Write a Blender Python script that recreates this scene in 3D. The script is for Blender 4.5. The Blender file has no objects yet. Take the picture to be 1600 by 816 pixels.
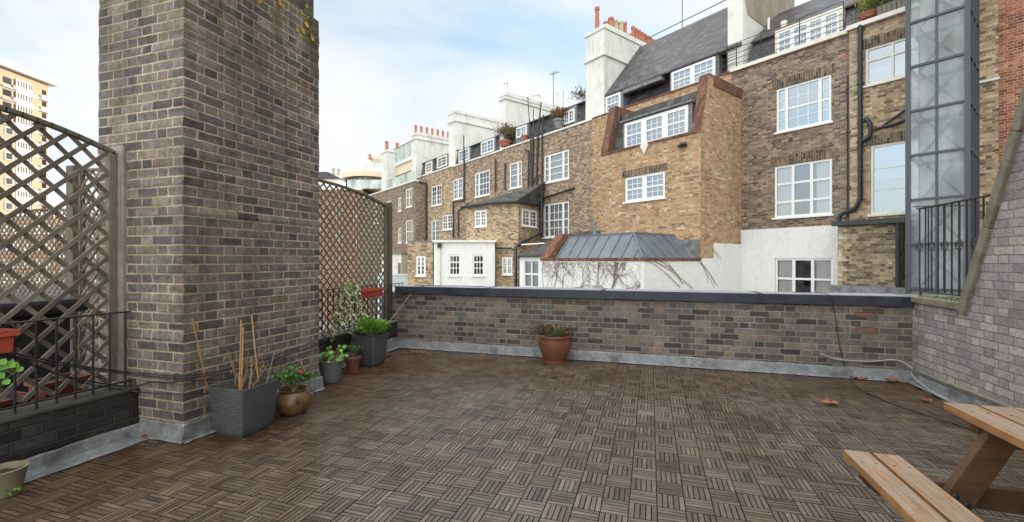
import bpy, bmesh, math, random
from mathutils import Vector
R = math.radians
rnd = random.Random(7)
sc = bpy.context.scene
COL = sc.collection

# ---------------------------------------------------------------- camera geometry
FPX, CY, CAMH = 685.0, 407.0, 1.38
YAW = math.atan2(216.0, 685.0)

def ray(px):
    """horizontal direction (world xy, forward component 1) of a photo column"""
    a = (px - 800.0) / FPX
    c, s = math.cos(YAW), math.sin(YAW)
    return (a*c - s, a*s + c)

class Frame:
    def __init__(self, o, ang):
        self.o, self.ang = o, ang
        self.es = (math.cos(ang), math.sin(ang)); self.ed = (-math.sin(ang), math.cos(ang))
    def world(self, s, d, z):
        return Vector((self.o[0]+s*self.es[0]+d*self.ed[0], self.o[1]+s*self.es[1]+d*self.ed[1], z))
    def px(self, px, py, d):
        r = ray(px)
        t = (d + self.o[0]*self.ed[0]+self.o[1]*self.ed[1])/(r[0]*self.ed[0]+r[1]*self.ed[1])
        s = (t*r[0]-self.o[0])*self.es[0]+(t*r[1]-self.o[1])*self.es[1]
        return s, CAMH + t*(CY-py)/FPX
    def side(self, px, py, s):
        r = ray(px)
        t = (s + self.o[0]*self.es[0]+self.o[1]*self.es[1])/(r[0]*self.es[0]+r[1]*self.es[1])
        d = (t*r[0]-self.o[0])*self.ed[0]+(t*r[1]-self.o[1])*self.ed[1]
        return d, CAMH + t*(CY-py)/FPX
    def s(self, px, d): return self.px(px, 0, d)[0]

def cam2w(X, Z):
    c, s = math.cos(YAW), math.sin(YAW)
    return (X*c - Z*s, X*s + Z*c)
def ground(px, py, z=0.0):
    r = ray(px); t = FPX*(CAMH-z)/(py-CY)
    return (t*r[0], t*r[1])

T = Frame((0, 0), 0.0)                       # the terrace
K = Frame((0, 0), YAW)                       # facing the viewpoint
F = Frame(cam2w(9.96, 15.0), YAW - math.atan2(685.0, 530.0))   # the row of houses
ZB = -5.0

# ---------------------------------------------------------------- materials
def new_mat(name):
    m = bpy.data.materials.new(name); m.use_nodes = True
    nt = m.node_tree; nt.nodes.clear()
    out = nt.nodes.new('ShaderNodeOutputMaterial'); p = nt.nodes.new('ShaderNodeBsdfPrincipled')
    nt.links.new(p.outputs[0], out.inputs[0])
    return m, nt, p
class N:
    """tiny node helper"""
    def __init__(self, nt): self.nt = nt
    def _in(self, sock, v):
        if v is None: return
        if hasattr(v, 'is_linked') or isinstance(v, bpy.types.NodeSocket): self.nt.links.new(v, sock)
        else:
            try: sock.default_value = v
            except Exception: sock.default_value = (*v, 1.0) if len(v) == 3 else v
    def m(self, op, a, b=None, c=None, clamp=False):
        n = self.nt.nodes.new('ShaderNodeMath'); n.operation = op; n.use_clamp = clamp
        for i, v in enumerate((a, b, c)): self._in(n.inputs[i], v)
        return n.outputs[0]
    def noise(self, vec, scale, detail=3, rough=.55, dist=0, dim='3D'):
        n = self.nt.nodes.new('ShaderNodeTexNoise'); n.noise_dimensions = dim
        self._in(n.inputs['Vector'], vec); n.inputs['Scale'].default_value = scale
        n.inputs['Detail'].default_value = detail; n.inputs['Roughness'].default_value = rough
        n.inputs['Distortion'].default_value = dist
        return n.outputs['Fac'], n.outputs['Color']
    def ramp(self, fac, stops, interp='LINEAR'):
        n = self.nt.nodes.new('ShaderNodeValToRGB'); r = n.color_ramp; r.interpolation = interp
        while len(r.elements) < len(stops): r.elements.new(.5)
        for e, (p, c) in zip(r.elements, stops):
            e.position = p; e.color = (c, c, c, 1) if isinstance(c, (int, float)) else (*c, 1)
        self._in(n.inputs[0], fac); return n.outputs[0]
    def mix(self, fac, a, b, mode='MIX'):
        n = self.nt.nodes.new('ShaderNodeMix'); n.data_type = 'RGBA'; n.blend_type = mode
        self._in(n.inputs[0], fac); self._in(n.inputs[6], a); self._in(n.inputs[7], b)
        return n.outputs[2]
    def mapr(self, v, a, b, c=0., d=1., smooth=False):
        n = self.nt.nodes.new('ShaderNodeMapRange'); n.clamp = True
        if smooth: n.interpolation_type = 'SMOOTHSTEP'
        self._in(n.inputs[0], v)
        for i, x in enumerate((a, b, c, d)): self._in(n.inputs[1+i], x)
        return n.outputs[0]
    def sep(self, v):
        n = self.nt.nodes.new('ShaderNodeSeparateXYZ'); self._in(n.inputs[0], v); return n.outputs
    def comb(self, x, y, z=0.):
        n = self.nt.nodes.new('ShaderNodeCombineXYZ')
        for i, v in enumerate((x, y, z)): self._in(n.inputs[i], v)
        return n.outputs[0]
    def white(self, vec, dim='3D'):
        n = self.nt.nodes.new('ShaderNodeTexWhiteNoise'); n.noise_dimensions = dim
        self._in(n.inputs['Vector'], vec); return n.outputs['Value'], n.outputs['Color']
    def uv(self):
        n = self.nt.nodes.new('ShaderNodeUVMap'); return n.outputs[0]
    def pos(self):
        n = self.nt.nodes.new('ShaderNodeNewGeometry'); return n.outputs['Position']
    def attr(self, name):
        n = self.nt.nodes.new('ShaderNodeAttribute'); n.attribute_name = name; return n.outputs['Fac']
    def vmul(self, v, k):
        n = self.nt.nodes.new('ShaderNodeVectorMath'); n.operation = 'MULTIPLY'
        self._in(n.inputs[0], v); n.inputs[1].default_value = k; return n.outputs[0]
    def vadd(self, v, k):
        n = self.nt.nodes.new('ShaderNodeVectorMath'); n.operation = 'ADD'
        self._in(n.inputs[0], v); self._in(n.inputs[1], k); return n.outputs[0]
    def bump(self, h, strength=.5, dist=.01, normal=None):
        n = self.nt.nodes.new('ShaderNodeBump'); n.inputs['Strength'].default_value = strength
        n.inputs['Distance'].default_value = dist; self._in(n.inputs['Height'], h)
        if normal: self._in(n.inputs['Normal'], normal)
        return n.outputs[0]

def brick_mat(name, stops, mortar, L=.225, H=.1125, h=.075, m0=.0055, rough=.85, dirt=.35, dirtcol=(.05, .048, .042),
              soldier=False, bumpd=.006, moss=0., mosscol=(.07, .08, .025), pale=0., palecol=(.45, .42, .38), spec=.3, streak=.35, mosstop=None, mott=.45):
    m, nt, p = new_mat(name); n = N(nt)
    uv = n.uv()
    if soldier:
        x = n.sep(uv); uv = n.comb(x[1], x[0])
    _, nc = n.noise(uv, 9., 2)
    off = n.vmul(n.vadd(nc, (-.5, -.5, -.5)), (.010, .007, 0))
    _, nc2 = n.noise(uv, 60., 2)
    off2 = n.vmul(n.vadd(nc2, (-.5, -.5, -.5)), (.006, .006, 0))
    q = n.sep(n.vadd(n.vadd(uv, off), off2)); u, v = q[0], q[1]
    vr = n.m('DIVIDE', v, h); row = n.m('FLOOR', vr)
    par = n.m('FLOORED_MODULO', row, 2.)
    P = L + H
    xx = n.m('ADD', u, n.m('MULTIPLY', par, P/2 if H == 0 else (L+H)/2))
    k = n.m('FLOOR', n.m('DIVIDE', xx, P)); t = n.m('SUBTRACT', xx, n.m('MULTIPLY', k, P))
    de = n.m('MINIMUM', t, n.m('SUBTRACT', P, t))
    ish = n.m('GREATER_THAN', t, L)
    if H > 0: de = n.m('MINIMUM', de, n.m('ABSOLUTE', n.m('SUBTRACT', t, L)))
    fy = n.m('SUBTRACT', vr, row)
    dy = n.m('MULTIPLY', n.m('MINIMUM', fy, n.m('SUBTRACT', 1., fy)), h)
    dd = n.m('MINIMUM', de, dy)
    jn, _ = n.noise(uv, 38., 3, .65)
    dj = n.m('ADD', dd, n.m('MULTIPLY', n.m('SUBTRACT', jn, .5), .014))
    face = n.mapr(dj, m0-.0022, m0+.0022, smooth=True)
    idv = n.comb(n.m('ADD', n.m('MULTIPLY', k, 2.), ish), row, 3.7)
    w, wc = n.white(idv)
    col = n.ramp(w, stops)
    pos = n.pos()
    f1, _ = n.noise(pos, 45., 4, .65)
    f2, _ = n.noise(pos, 1.1, 4, .6)
    f3, _ = n.noise(pos, 6., 3, .6)
    col = n.mix(1., col, n.ramp(f1, [(.25, .62), (.75, 1.3)]), 'MULTIPLY')
    mc = n.mix(1., mortar, n.ramp(f3, [(.3, .6), (.7, 1.15)]), 'MULTIPLY')
    f4, _ = n.noise(n.vadd(uv, n.vmul(wc, (7., 7., 0.))), 17., 5, .72)
    col = n.mix(1., col, n.ramp(f4, [(.25, 1-mott), (.5, 1.), (.78, 1+mott)]), 'MULTIPLY')
    c = n.mix(face, mc, col)
    st_, _ = n.noise(n.vmul(pos, (2.6, 2.6, .32)), 1., 5, .68)
    c = n.mix(n.m('MULTIPLY', n.mapr(st_, .5, .7), streak), c, n.mix(1., c, (.42, .4, .38, 1), 'MULTIPLY'))
    if pale: c = n.mix(n.m('MULTIPLY', n.mapr(n.noise(pos, 2.2, 4, .7)[0], .55, .72), pale), c, palecol)
    c = n.mix(n.m('MULTIPLY', n.m('MULTIPLY', n.mapr(f2, .42, .72), dirt), n.mapr(face, 0., 1., .55, 1.)), c, dirtcol)
    if moss: c = n.mix(n.m('MULTIPLY', n.mapr(n.noise(pos, 3.1, 5, .7)[0], .5, .68), moss), c, mosscol)
    if mosstop:
        zz = n.sep(pos)
        mk = n.m('MULTIPLY', n.m('MULTIPLY', n.mapr(zz[2], mosstop[0], mosstop[1]), n.mapr(n.noise(n.vmul(pos, (3., 3., 1.3)), 1.6, 5, .7)[0], .5, .62)), .8)
        c = n.mix(mk, c, mosscol)
        c = n.mix(n.m('MULTIPLY', n.mapr(zz[2], mosstop[0]-.4, mosstop[1]), n.mapr(n.noise(n.vmul(pos, (4., 4., .5)), 1.1, 4, .6)[0], .42, .62)), c, n.mix(1., c, (.45, .44, .4, 1), 'MULTIPLY'))
    nt.links.new(c, p.inputs['Base Color'])
    rg = n.mapr(f1, .3, .7, rough-.12, min(1, rough+.08)); nt.links.new(rg, p.inputs['Roughness'])
    p.inputs['Specular IOR Level'].default_value = spec
    hgt = n.m('ADD', n.m('ADD', face, n.m('MULTIPLY', f1, .5)), n.m('MULTIPLY', w, .22))
    nt.links.new(n.bump(hgt, .8, bumpd), p.inputs['Normal'])
    return m

def plain(name, col, rough=.6, var=.18, scale=8., metal=0., spec=.5, bump=0., stain=None, stainamt=.5, stainscale=2., fine=60., streak=None, ridge=0):
    m, nt, p = new_mat(name); n = N(nt)
    pos = n.pos()
    f, _ = n.noise(pos, scale, 4, .6); g, _ = n.noise(pos, fine, 3, .6)
    c = n.mix(1., col, n.ramp(f, [(.25, 1-var), (.75, 1+var)]), 'MULTIPLY')
    c = n.mix(1., c, n.ramp(g, [(.3, 1-var*.6), (.7, 1+var*.6)]), 'MULTIPLY')
    if stain: c = n.mix(n.m('MULTIPLY', n.mapr(n.noise(pos, stainscale, 5, .65)[0], .48, .68), stainamt), c, stain)
    if streak:
        s1, _ = n.noise(n.vmul(pos, (7., 7., .35)), 1., 5, .7); s2, _ = n.noise(pos, .8, 3, .6)
        c = n.mix(n.m('MULTIPLY', n.m('MULTIPLY', n.mapr(s1, .48, .68), n.mapr(s2, .38, .6)), streak[3]), c, streak[:3])
    nt.links.new(c, p.inputs['Base Color'])
    nt.links.new(n.mapr(f, .3, .7, max(0, rough-.1), min(1, rough+.1)), p.inputs['Roughness'])
    p.inputs['Metallic'].default_value = metal; p.inputs['Specular IOR Level'].default_value = spec
    if ridge:
        rz = n.m('SINE', n.m('ADD', n.m('MULTIPLY', n.sep(pos)[2], ridge), n.m('MULTIPLY', n.noise(n.vmul(pos, (6., 6., 30.)), 1., 3)[0], 5.)))
        nt.links.new(n.bump(n.m('ADD', rz, g), .7, .003), p.inputs['Normal'])
    elif bump: nt.links.new(n.bump(n.m('ADD', g, n.m('MULTIPLY', f, 2.)), .6, bump), p.inputs['Normal'])
    return m

def leaf_mat(name, stops, rough=.5, trans=.25):
    m, nt, p = new_mat(name); n = N(nt)
    nt.links.new(n.ramp(n.attr('rnd'), stops), p.inputs['Base Color'])
    p.inputs['Roughness'].default_value = rough; p.inputs['Specular IOR Level'].default_value = .35
    return m

def wood_mat(name, stops, rough=.6, grain=1., dirt=.3, dirtcol=(.03, .027, .022), wetdark=None, spec=.4, bump=.0025):
    """UV: u along the grain in metres, v across; attribute rnd per board"""
    m, nt, p = new_mat(name); n = N(nt)
    r = n.attr('rnd'); uv = n.sep(n.uv())
    a = n.m('ADD', uv[0], n.m('MULTIPLY', r, 37.)); b = n.m('ADD', uv[1], n.m('MULTIPLY', r, 11.))
    vec = n.comb(n.m('MULTIPLY', a, 5.*grain), n.m('MULTIPLY', b, 170.*grain), 0.)
    g, _ = n.noise(vec, 1., 4, .7, .6)
    vec2 = n.comb(n.m('MULTIPLY', a, 3.), n.m('MULTIPLY', b, 24.), 2.)
    g2, _ = n.noise(vec2, 1., 3, .6, 1.2)
    pos = n.pos(); big, _ = n.noise(pos, 1.3, 4, .6); med, _ = n.noise(pos, 14., 3, .6)
    t = n.m('ADD', n.m('MULTIPLY', r, .6), n.m('MULTIPLY', g2, .4))
    c = n.ramp(t, stops)
    c = n.mix(1., c, n.ramp(g, [(.2, .5), (.5, 1.), (.8, 1.35)]), 'MULTIPLY')
    c = n.mix(n.m('MULTIPLY', n.mapr(big, .45, .7), dirt), c, dirtcol)
    c = n.mix(1., c, n.ramp(med, [(.3, .82), (.7, 1.15)]), 'MULTIPLY')
    return m, nt, p, n, c, dict(g=g, big=big, med=med, r=r, pos=pos, rough=rough, spec=spec, bump=bump)
def wood_finish(t):
    m, nt, p, n, c, d = t
    nt.links.new(c, p.inputs['Base Color'])
    nt.links.new(n.mapr(d['g'], .3, .7, d['rough']+.1, d['rough']-.1), p.inputs['Roughness'])
    p.inputs['Specular IOR Level'].default_value = d['spec']
    nt.links.new(n.bump(d['g'], .7, d['bump']), p.inputs['Normal'])
    return m

M = {}
# near brick
M['pier'] = brick_mat('pier_brick', [(0, (.07, .062, .064)), (.13, (.12, .107, .106)), (.5, (.18, .158, .147)), (.78, (.24, .207, .182)), (.9, (.17, .13, .113)), (1, (.3, .255, .215))],
                      (.47, .385, .285), m0=.0066, dirt=.35, dirtcol=(.06, .054, .048), pale=.4, palecol=(.33, .29, .24), moss=.0, mosstop=(2.9, 3.7), mosscol=(.13, .13, .05), bumpd=.007, streak=.75, mott=.6)
M['pier_top'] = brick_mat('pier_top_brick', [(0, (.055, .05, .045)), (.5, (.09, .08, .07)), (1, (.13, .115, .1))], (.12, .11, .08), soldier=True, L=.225, H=0, h=.078, m0=.004, dirt=.7, moss=.7, mosscol=(.16, .14, .03))
M['parapet'] = brick_mat('parapet_brick', [(0, (.058, .052, .052)), (.25, (.115, .1, .097)), (.5, (.16, .14, .135)), (.72, (.215, .185, .17)), (.88, (.27, .205, .155)), (.95, (.155, .12, .105)), (1, (.25, .22, .19))],
                         (.3, .275, .235), m0=.0066, dirt=.4, dirtcol=(.045, .04, .034), moss=.22, mosscol=(.06, .062, .028), bumpd=.005)
M['dwarf'] = brick_mat('dwarf_brick', [(0, (.018, .018, .019)), (.5, (.034, .033, .033)), (1, (.06, .055, .052))], (.05, .046, .037), dirt=.7, dirtcol=(.02, .02, .016), moss=.45, mosscol=(.03, .036, .014), rough=.6)
M['flank'] = brick_mat('flank_brick', [(0, (.22, .205, .208)), (.3, (.295, .277, .28)), (.6, (.335, .314, .314)), (.85, (.395, .368, .352)), (1, (.44, .405, .375))], (.25, .22, .18), m0=.005,
                       dirt=.25, dirtcol=(.15, .135, .12), moss=.12, mosscol=(.14, .135, .09), bumpd=.006, mott=.3)
# far brick
M['brown'] = brick_mat('brown_stock_brick', [(0, (0.090, 0.064, 0.051)), (.2, (0.205, 0.143, 0.106)), (.55, (0.320, 0.224, 0.160)), (.8, (0.435, 0.314, 0.218)), (1, (0.538, 0.410, 0.288))], (.42, .35, .26), m0=.006, dirt=.3, dirtcol=(.22, .165, .125), pale=.12)
M['brown_dark'] = brick_mat('dark_stock_brick', [(0, (0.073, 0.056, 0.049)), (.3, (0.177, 0.132, 0.107)), (.7, (0.275, 0.201, 0.156)), (1, (0.415, 0.311, 0.232))], (.4, .33, .26), dirt=.35, dirtcol=(.18, .14, .115), pale=.25)
M['tan'] = brick_mat('tan_stock_brick', [(0, (.19, .12, .07)), (.1, (.33, .205, .115)), (.4, (.45, .285, .16)), (.62, (.53, .35, .205)), (.8, (.46, .255, .135)), (.94, (.57, .42, .27)), (1, (.68, .56, .41))], (.48, .38, .26), dirt=.3, dirtcol=(.27, .18, .11), pale=.1, mott=.3)
M['yellow'] = brick_mat('yellow_stock_brick', [(0, (0.100, 0.075, 0.053)), (.2, (0.288, 0.200, 0.125)), (.5, (0.450, 0.325, 0.200)), (.8, (0.562, 0.419, 0.263)), (1, (0.650, 0.525, 0.362))], (.44, .37, .28), dirt=.35, dirtcol=(.21, .155, .105), pale=.1)
M['olive'] = brick_mat('old_stock_brick', [(0, (0.081, 0.063, 0.043)), (.3, (0.196, 0.149, 0.094)), (.6, (0.322, 0.247, 0.155)), (.9, (0.437, 0.345, 0.230)), (1, (0.529, 0.448, 0.322))], (.36, .3, .22), dirt=.55, dirtcol=(.1, .082, .055), pale=.15)
M['red'] = brick_mat('red_brick', [(0, (.16, .055, .035)), (.4, (.3, .105, .06)), (.8, (.4, .155, .09)), (1, (.48, .23, .14))], (.52, .43, .34), L=.215, H=.1025, dirt=.1, pale=.08)
M['old_red'] = brick_mat('old_red_brick', [(0, (0.143, 0.066, 0.050)), (.4, (0.264, 0.127, 0.094)), (.8, (0.374, 0.209, 0.154)), (1, (0.495, 0.363, 0.220))], (.4, .33, .26), dirt=.3, dirtcol=(.16, .1, .075), pale=.3, palecol=(.42, .34, .25))
M['red_coping'] = brick_mat('red_coping_brick', [(0, (.08, .035, .026)), (.5, (.18, .072, .048)), (1, (.28, .12, .075))], (.2, .16, .12), L=.225, H=0, h=.075, m0=.005, soldier=True, dirt=.4, dirtcol=(.09, .055, .04), moss=.3, mosscol=(.1, .085, .045))
M['arch'] = brick_mat('arch_brick', [(0, (.05, .038, .032)), (.4, (.12, .085, .062)), (.8, (.2, .145, .1)), (1, (.3, .22, .15))], (.38, .32, .24), L=.23, H=0, h=.075, soldier=True, dirt=.3)
M['quoin'] = brick_mat('quoin_brick', [(0, (.28, .22, .14)), (.4, (.46, .38, .27)), (1, (.6, .53, .42))], (.35, .3, .22), dirt=.3, dirtcol=(.25, .2, .13))
M['slate'] = brick_mat('roof_slate', [(0, (.03, .029, .036)), (.4, (.052, .05, .06)), (.75, (.082, .077, .09)), (1, (.125, .118, .13))], (.012, .012, .014), L=.27, H=0, h=.2, m0=.007, rough=.5, dirt=.4, dirtcol=(.12, .1, .088), bumpd=.015, spec=.5, streak=.25, mott=.25)
M['slate_moss'] = brick_mat('mossy_slate', [(0, (.035, .036, .036)), (.5, (.065, .066, .066)), (1, (.11, .11, .11))], (.02, .02, .02), L=.3, H=0, h=.22, m0=.005, rough=.6, dirt=.3, moss=.5, mosscol=(.07, .075, .03), streak=.25, mott=.25)
M['white_brick'] = brick_mat('white_painted_brick', [(0, (.78, .78, .775)), (1, (.81, .81, .805))], (.78, .78, .775), m0=.004, rough=.6, dirt=.1, dirtcol=(.66, .66, .64), bumpd=.0006, mott=.015, streak=.08)
# plain surfaces
M['white'] = plain('white_paint', (.8, .8, .79), .45, .05, 12, bump=.0015)
M['cream'] = plain('cream_paint', (.74, .7, .62), .5, .06, 12, streak=(.35, .33, .26, .5))
M['stucco'] = plain('white_stucco', (.74, .73, .7), .8, .07, 3, stain=(.5, .49, .45), stainamt=.4, stainscale=1.2, bump=.004, streak=(.3, .3, .25, .6))
M['cement'] = plain('bare_cement', (.36, .31, .24), .85, .18, 3, streak=(.16, .14, .11, .8), stain=(.22, .19, .15), stainamt=.6, stainscale=1.6, bump=.006)
M['tan_render'] = plain('tan_render', (.74, .62, .46), .8, .08, 3)
M['stone'] = plain('mossy_coping_stone', (.2, .18, .14), .85, .25, 9, stain=(.08, .085, .035), stainamt=.7, stainscale=4, bump=.008)
M['lead'] = plain('lead_flashing', (.2, .205, .215), .55, .35, 9, stain=(.07, .066, .055), stainamt=.85, stainscale=5, bump=.006, fine=30)
M['lead_roof'] = plain('zinc_sheet', (.125, .145, .18), .45, .2, 3, metal=.2, stain=(.26, .28, .31), stainamt=.3, stainscale=1.1, bump=.003)
M['felt'] = plain('dark_coping_sheet', (.016, .022, .034), .45, .3, 5, stain=(.045, .055, .07), stainamt=.4, stainscale=2.5, bump=.004, spec=.6)
M['felt_top'] = plain('grey_coping_top', (.3, .3, .33), .5, .15, 5, stain=(.16, .16, .17), stainamt=.5, stainscale=3)
M['iron'] = plain('black_iron', (.014, .014, .016), .42, .3, 20, spec=.5)
M['steel'] = plain('blue_grey_steel', (.05, .058, .074), .4, .15, 6, spec=.5)
M['pipe'] = plain('black_downpipe', (.022, .026, .032), .4, .3, 8, spec=.5)
M['cable'] = plain('black_cable', (.016, .016, .02), .45, .2, 20)
M['grey_cable'] = plain('grey_conduit', (.3, .31, .32), .5, .2, 20)
M['terracotta'] = plain('terracotta', (.165, .058, .028), .5, .22, 6, stain=(.09, .045, .03), stainamt=.55, stainscale=5, bump=.001)
M['pot_red'] = plain('chimney_terracotta', (.42, .15, .1), .7, .2, 3, stain=(.25, .12, .09), stainamt=.4)
M['pot_buff'] = plain('buff_clay', (.5, .42, .3), .8, .15, 3, stain=(.3, .25, .17), stainamt=.4)
M['red_plastic'] = plain('red_plastic', (.43, .07, .04), .4, .12, 5)
M['dull_red'] = plain('dull_red_plastic', (.15, .035, .022), .5, .25, 5)
M['grey_pot'] = plain('grey_resin', (.06, .064, .068), .55, .22, 9, fine=45, ridge=420., stain=(.1, .1, .095), stainamt=.35, stainscale=6)
M['grey_ceramic'] = plain('ribbed_grey_resin', (.15, .157, .165), .5, .15, 9)
M['olive_pot'] = plain('glazed_olive_brown', (.15, .085, .035), .33, .4, 5, stain=(.04, .028, .018), stainamt=.8, stainscale=5)
M['beige_pot'] = plain('beige_pot', (.22, .185, .125), .55, .12, 6)
M['soil'] = plain('potting_soil', (.03, .021, .014), .95, .5, 30, bump=.012, stain=(.09, .07, .05), stainamt=.5, stainscale=25)
M['cane'] = plain('bamboo', (.37, .2, .075), .5, .2, 12)
M['dead'] = plain('dead_stem', (.27, .19, .1), .8, .3, 12)
M['twig'] = plain('bare_twig', (.2, .155, .11), .85, .3, 14)
M['curtain'] = plain('curtain_cloth', (.72, .72, .7), .9, .06, 20)
M['blind'] = plain('white_blind', (.8, .8, .78), .8, .03, 10)
M['dark_room'] = plain('dark_interior', (.06, .055, .055), .9, .3, 2)
M['leaf_dry'] = plain('dry_leaf', (.24, .09, .04), .7, .35, 30)
M['orange_brick'] = plain('orange_brick', (.52, .38, .25), .85, .1, .5)
M['pale_panel'] = plain('pale_panel', (.74, .7, .64), .7, .06, .5)
M['lift_back'] = plain('lift_back_wall', (.5, .5, .48), .7, .35, 1.3, stain=(.22, .22, .21), stainamt=.7, stainscale=.8)
M['brace'] = plain('grey_brace', (.04, .045, .052), .6, .1, 3)
M['grey_panel'] = plain('grey_panel', (.4, .4, .42), .7, .1, .5)
M['ground'] = plain('ground_paving', (.2, .19, .18), .9, .2, .3)
M['black_cloth'] = plain('black_cover', (.012, .012, .014), .6, .3, 6, bump=.01)
M['roof_felt'] = plain('roof_felt', (.09, .088, .085), .9, .25, 3)
M['timber_dark'] = plain('grey_timber', (.17, .15, .13), .85, .2, 6)
M['yel_lichen'] = plain('yellow_lichen', (.42, .3, .03), .9, .3, 60, bump=.004)
M['flower'] = plain('red_petal', (.5, .02, .04), .6, .1, 40)

def glass_mat(name, tint, refl, rough=.03, wav=.0, trans=(.55, .6, .63)):
    m = bpy.data.materials.new(name); m.use_nodes = True; nt = m.node_tree; nt.nodes.clear(); n = N(nt)
    out = nt.nodes.new('ShaderNodeOutputMaterial'); mx = nt.nodes.new('ShaderNodeMixShader')
    tr = nt.nodes.new('ShaderNodeBsdfTransparent'); gl = nt.nodes.new('ShaderNodeBsdfGlossy')
    tr.inputs[0].default_value = (*trans, 1); gl.inputs[0].default_value = (*tint, 1); gl.inputs['Roughness'].default_value = rough
    lw = nt.nodes.new('ShaderNodeFresnel'); lw.inputs[0].default_value = 1.5
    fac = n.m('ADD', lw.outputs[0], refl, clamp=True)
    nt.links.new(fac, mx.inputs[0]); nt.links.new(tr.outputs[0], mx.inputs[1]); nt.links.new(gl.outputs[0], mx.inputs[2])
    f, _ = n.noise(n.pos(), 1.3, 1)
    b = n.bump(f, .12 + wav, .004 + wav*.1)
    nt.links.new(b, gl.inputs['Normal']); nt.links.new(mx.outputs[0], out.inputs[0])
    return m
M['glass'] = glass_mat('window_glass', (.82, .88, .94), .16, trans=(.74, .77, .79))
M['glass_blue'] = glass_mat('sky_glass', (.66, .78, .9), .32, trans=(.5, .55, .6))
M['glass_dark'] = glass_mat('dark_glass', (.8, .85, .9), .03, trans=(.88, .88, .88))
M['glass_green'] = glass_mat('balustrade_glass', (.8, .88, .87), .22, trans=(.66, .74, .73))
def frosted(name, col, opac, rough):
    m, nt, p = new_mat(name); n = N(nt)
    out = [x for x in nt.nodes if x.type == 'OUTPUT_MATERIAL'][0]
    mx = nt.nodes.new('ShaderNodeMixShader'); tr = nt.nodes.new('ShaderNodeBsdfTransparent'); tr.inputs[0].default_value = (.85, .88, .88, 1)
    f, _ = n.noise(n.vmul(n.pos(), (1., 1., .5)), 1.3, 4, .6); g, _ = n.noise(n.pos(), 7., 4, .6)
    nt.links.new(n.mix(1., col, n.ramp(f, [(.3, .55), (.7, 1.35)]), 'MULTIPLY'), p.inputs['Base Color'])
    p.inputs['Roughness'].default_value = rough; p.inputs['Specular IOR Level'].default_value = 1.
    fac = n.m('ADD', opac-.25, n.m('MULTIPLY', f, .5), clamp=True)
    nt.links.new(fac, mx.inputs[0]); nt.links.new(tr.outputs[0], mx.inputs[1]); nt.links.new(p.outputs[0], mx.inputs[2]); nt.links.new(mx.outputs[0], out.inputs[0])
    return m
M['glass_lift'] = frosted('cloudy_lift_glass', (.4, .44, .48), .33, .08)
M['glass_green'] = frosted('pale_green_balustrade_glass', (.5, .6, .58), .75, .12)

# timber with grain
_t = wood_mat('weathered_trellis', [(0, (.1, .082, .064)), (.5, (.165, .138, .11)), (1, (.24, .205, .17))], .8, .7, .4)
M['trellis'] = wood_finish(_t)
_t = wood_mat('green_trellis', [(0, (.09, .08, .055)), (.5, (.15, .133, .095)), (1, (.21, .185, .135))], .85, .7, .5, (.04, .045, .02))
M['trellis_green'] = wood_finish(_t)
_t = wood_mat('post_timber', [(0, (.2, .175, .155)), (.5, (.29, .255, .23)), (1, (.37, .33, .3))], .85, .3, .35, (.1, .085, .065))
M['post'] = wood_finish(_t)
_m, _nt, _p, _n, _c, _d = wood_mat('table_board', [(0, (.24, .105, .033)), (.35, (.35, .165, .055)), (.65, (.3, .15, .058)), (1, (.42, .21, .075))], .45, .55, .2, (.2, .13, .07), spec=.45)
_g = _nt.nodes.new('ShaderNodeNewGeometry'); _nz = _n.mapr(_n.sep(_g.outputs['Normal'])[2], .5, .9)
_uv = _n.sep(_n.uv())
_wr, _ = _n.noise(_n.comb(_n.m('ADD', _n.m('MULTIPLY', _uv[0], 5.), _n.m('MULTIPLY', _d['r'], 31.)), _n.m('MULTIPLY', _uv[1], 42.), _d['r']), 1., 6, .72, .8)
_wc = _n.mix(1., (.3, .255, .21, 1), _n.ramp(_d['g'], [(.2, .45), (.8, 1.35)]), 'MULTIPLY')
_c = _n.mix(_n.m('MULTIPLY', _n.mapr(_wr, .36, .54), _n.m('MULTIPLY', _nz, .8)), _c, _wc)
_ck, _ = _n.noise(_n.comb(_n.m('MULTIPLY', _uv[0], 2.2), _n.m('MULTIPLY', _n.m('ADD', _uv[1], _d['r']), 130.), 1.), 1., 3, .6, .4)
_c = _n.mix(_n.m('MULTIPLY', _n.mapr(_ck, .66, .72), .75), _c, (.05, .035, .02, 1))
_nt.links.new(_c, _p.inputs['Base Color']); _nt.links.new(_n.mapr(_wr, .4, .6, .35, .7), _p.inputs['Roughness'])
_nt.links.new(_n.bump(_d['g'], .8, .003), _p.inputs['Normal'])
M['board'] = _m
_t = wood_mat('table_frame', [(0, (.07, .032, .014)), (.5, (.105, .05, .021)), (1, (.15, .075, .034))], .45, .5, .3, spec=.5)
M['frame'] = wood_finish(_t)
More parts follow.
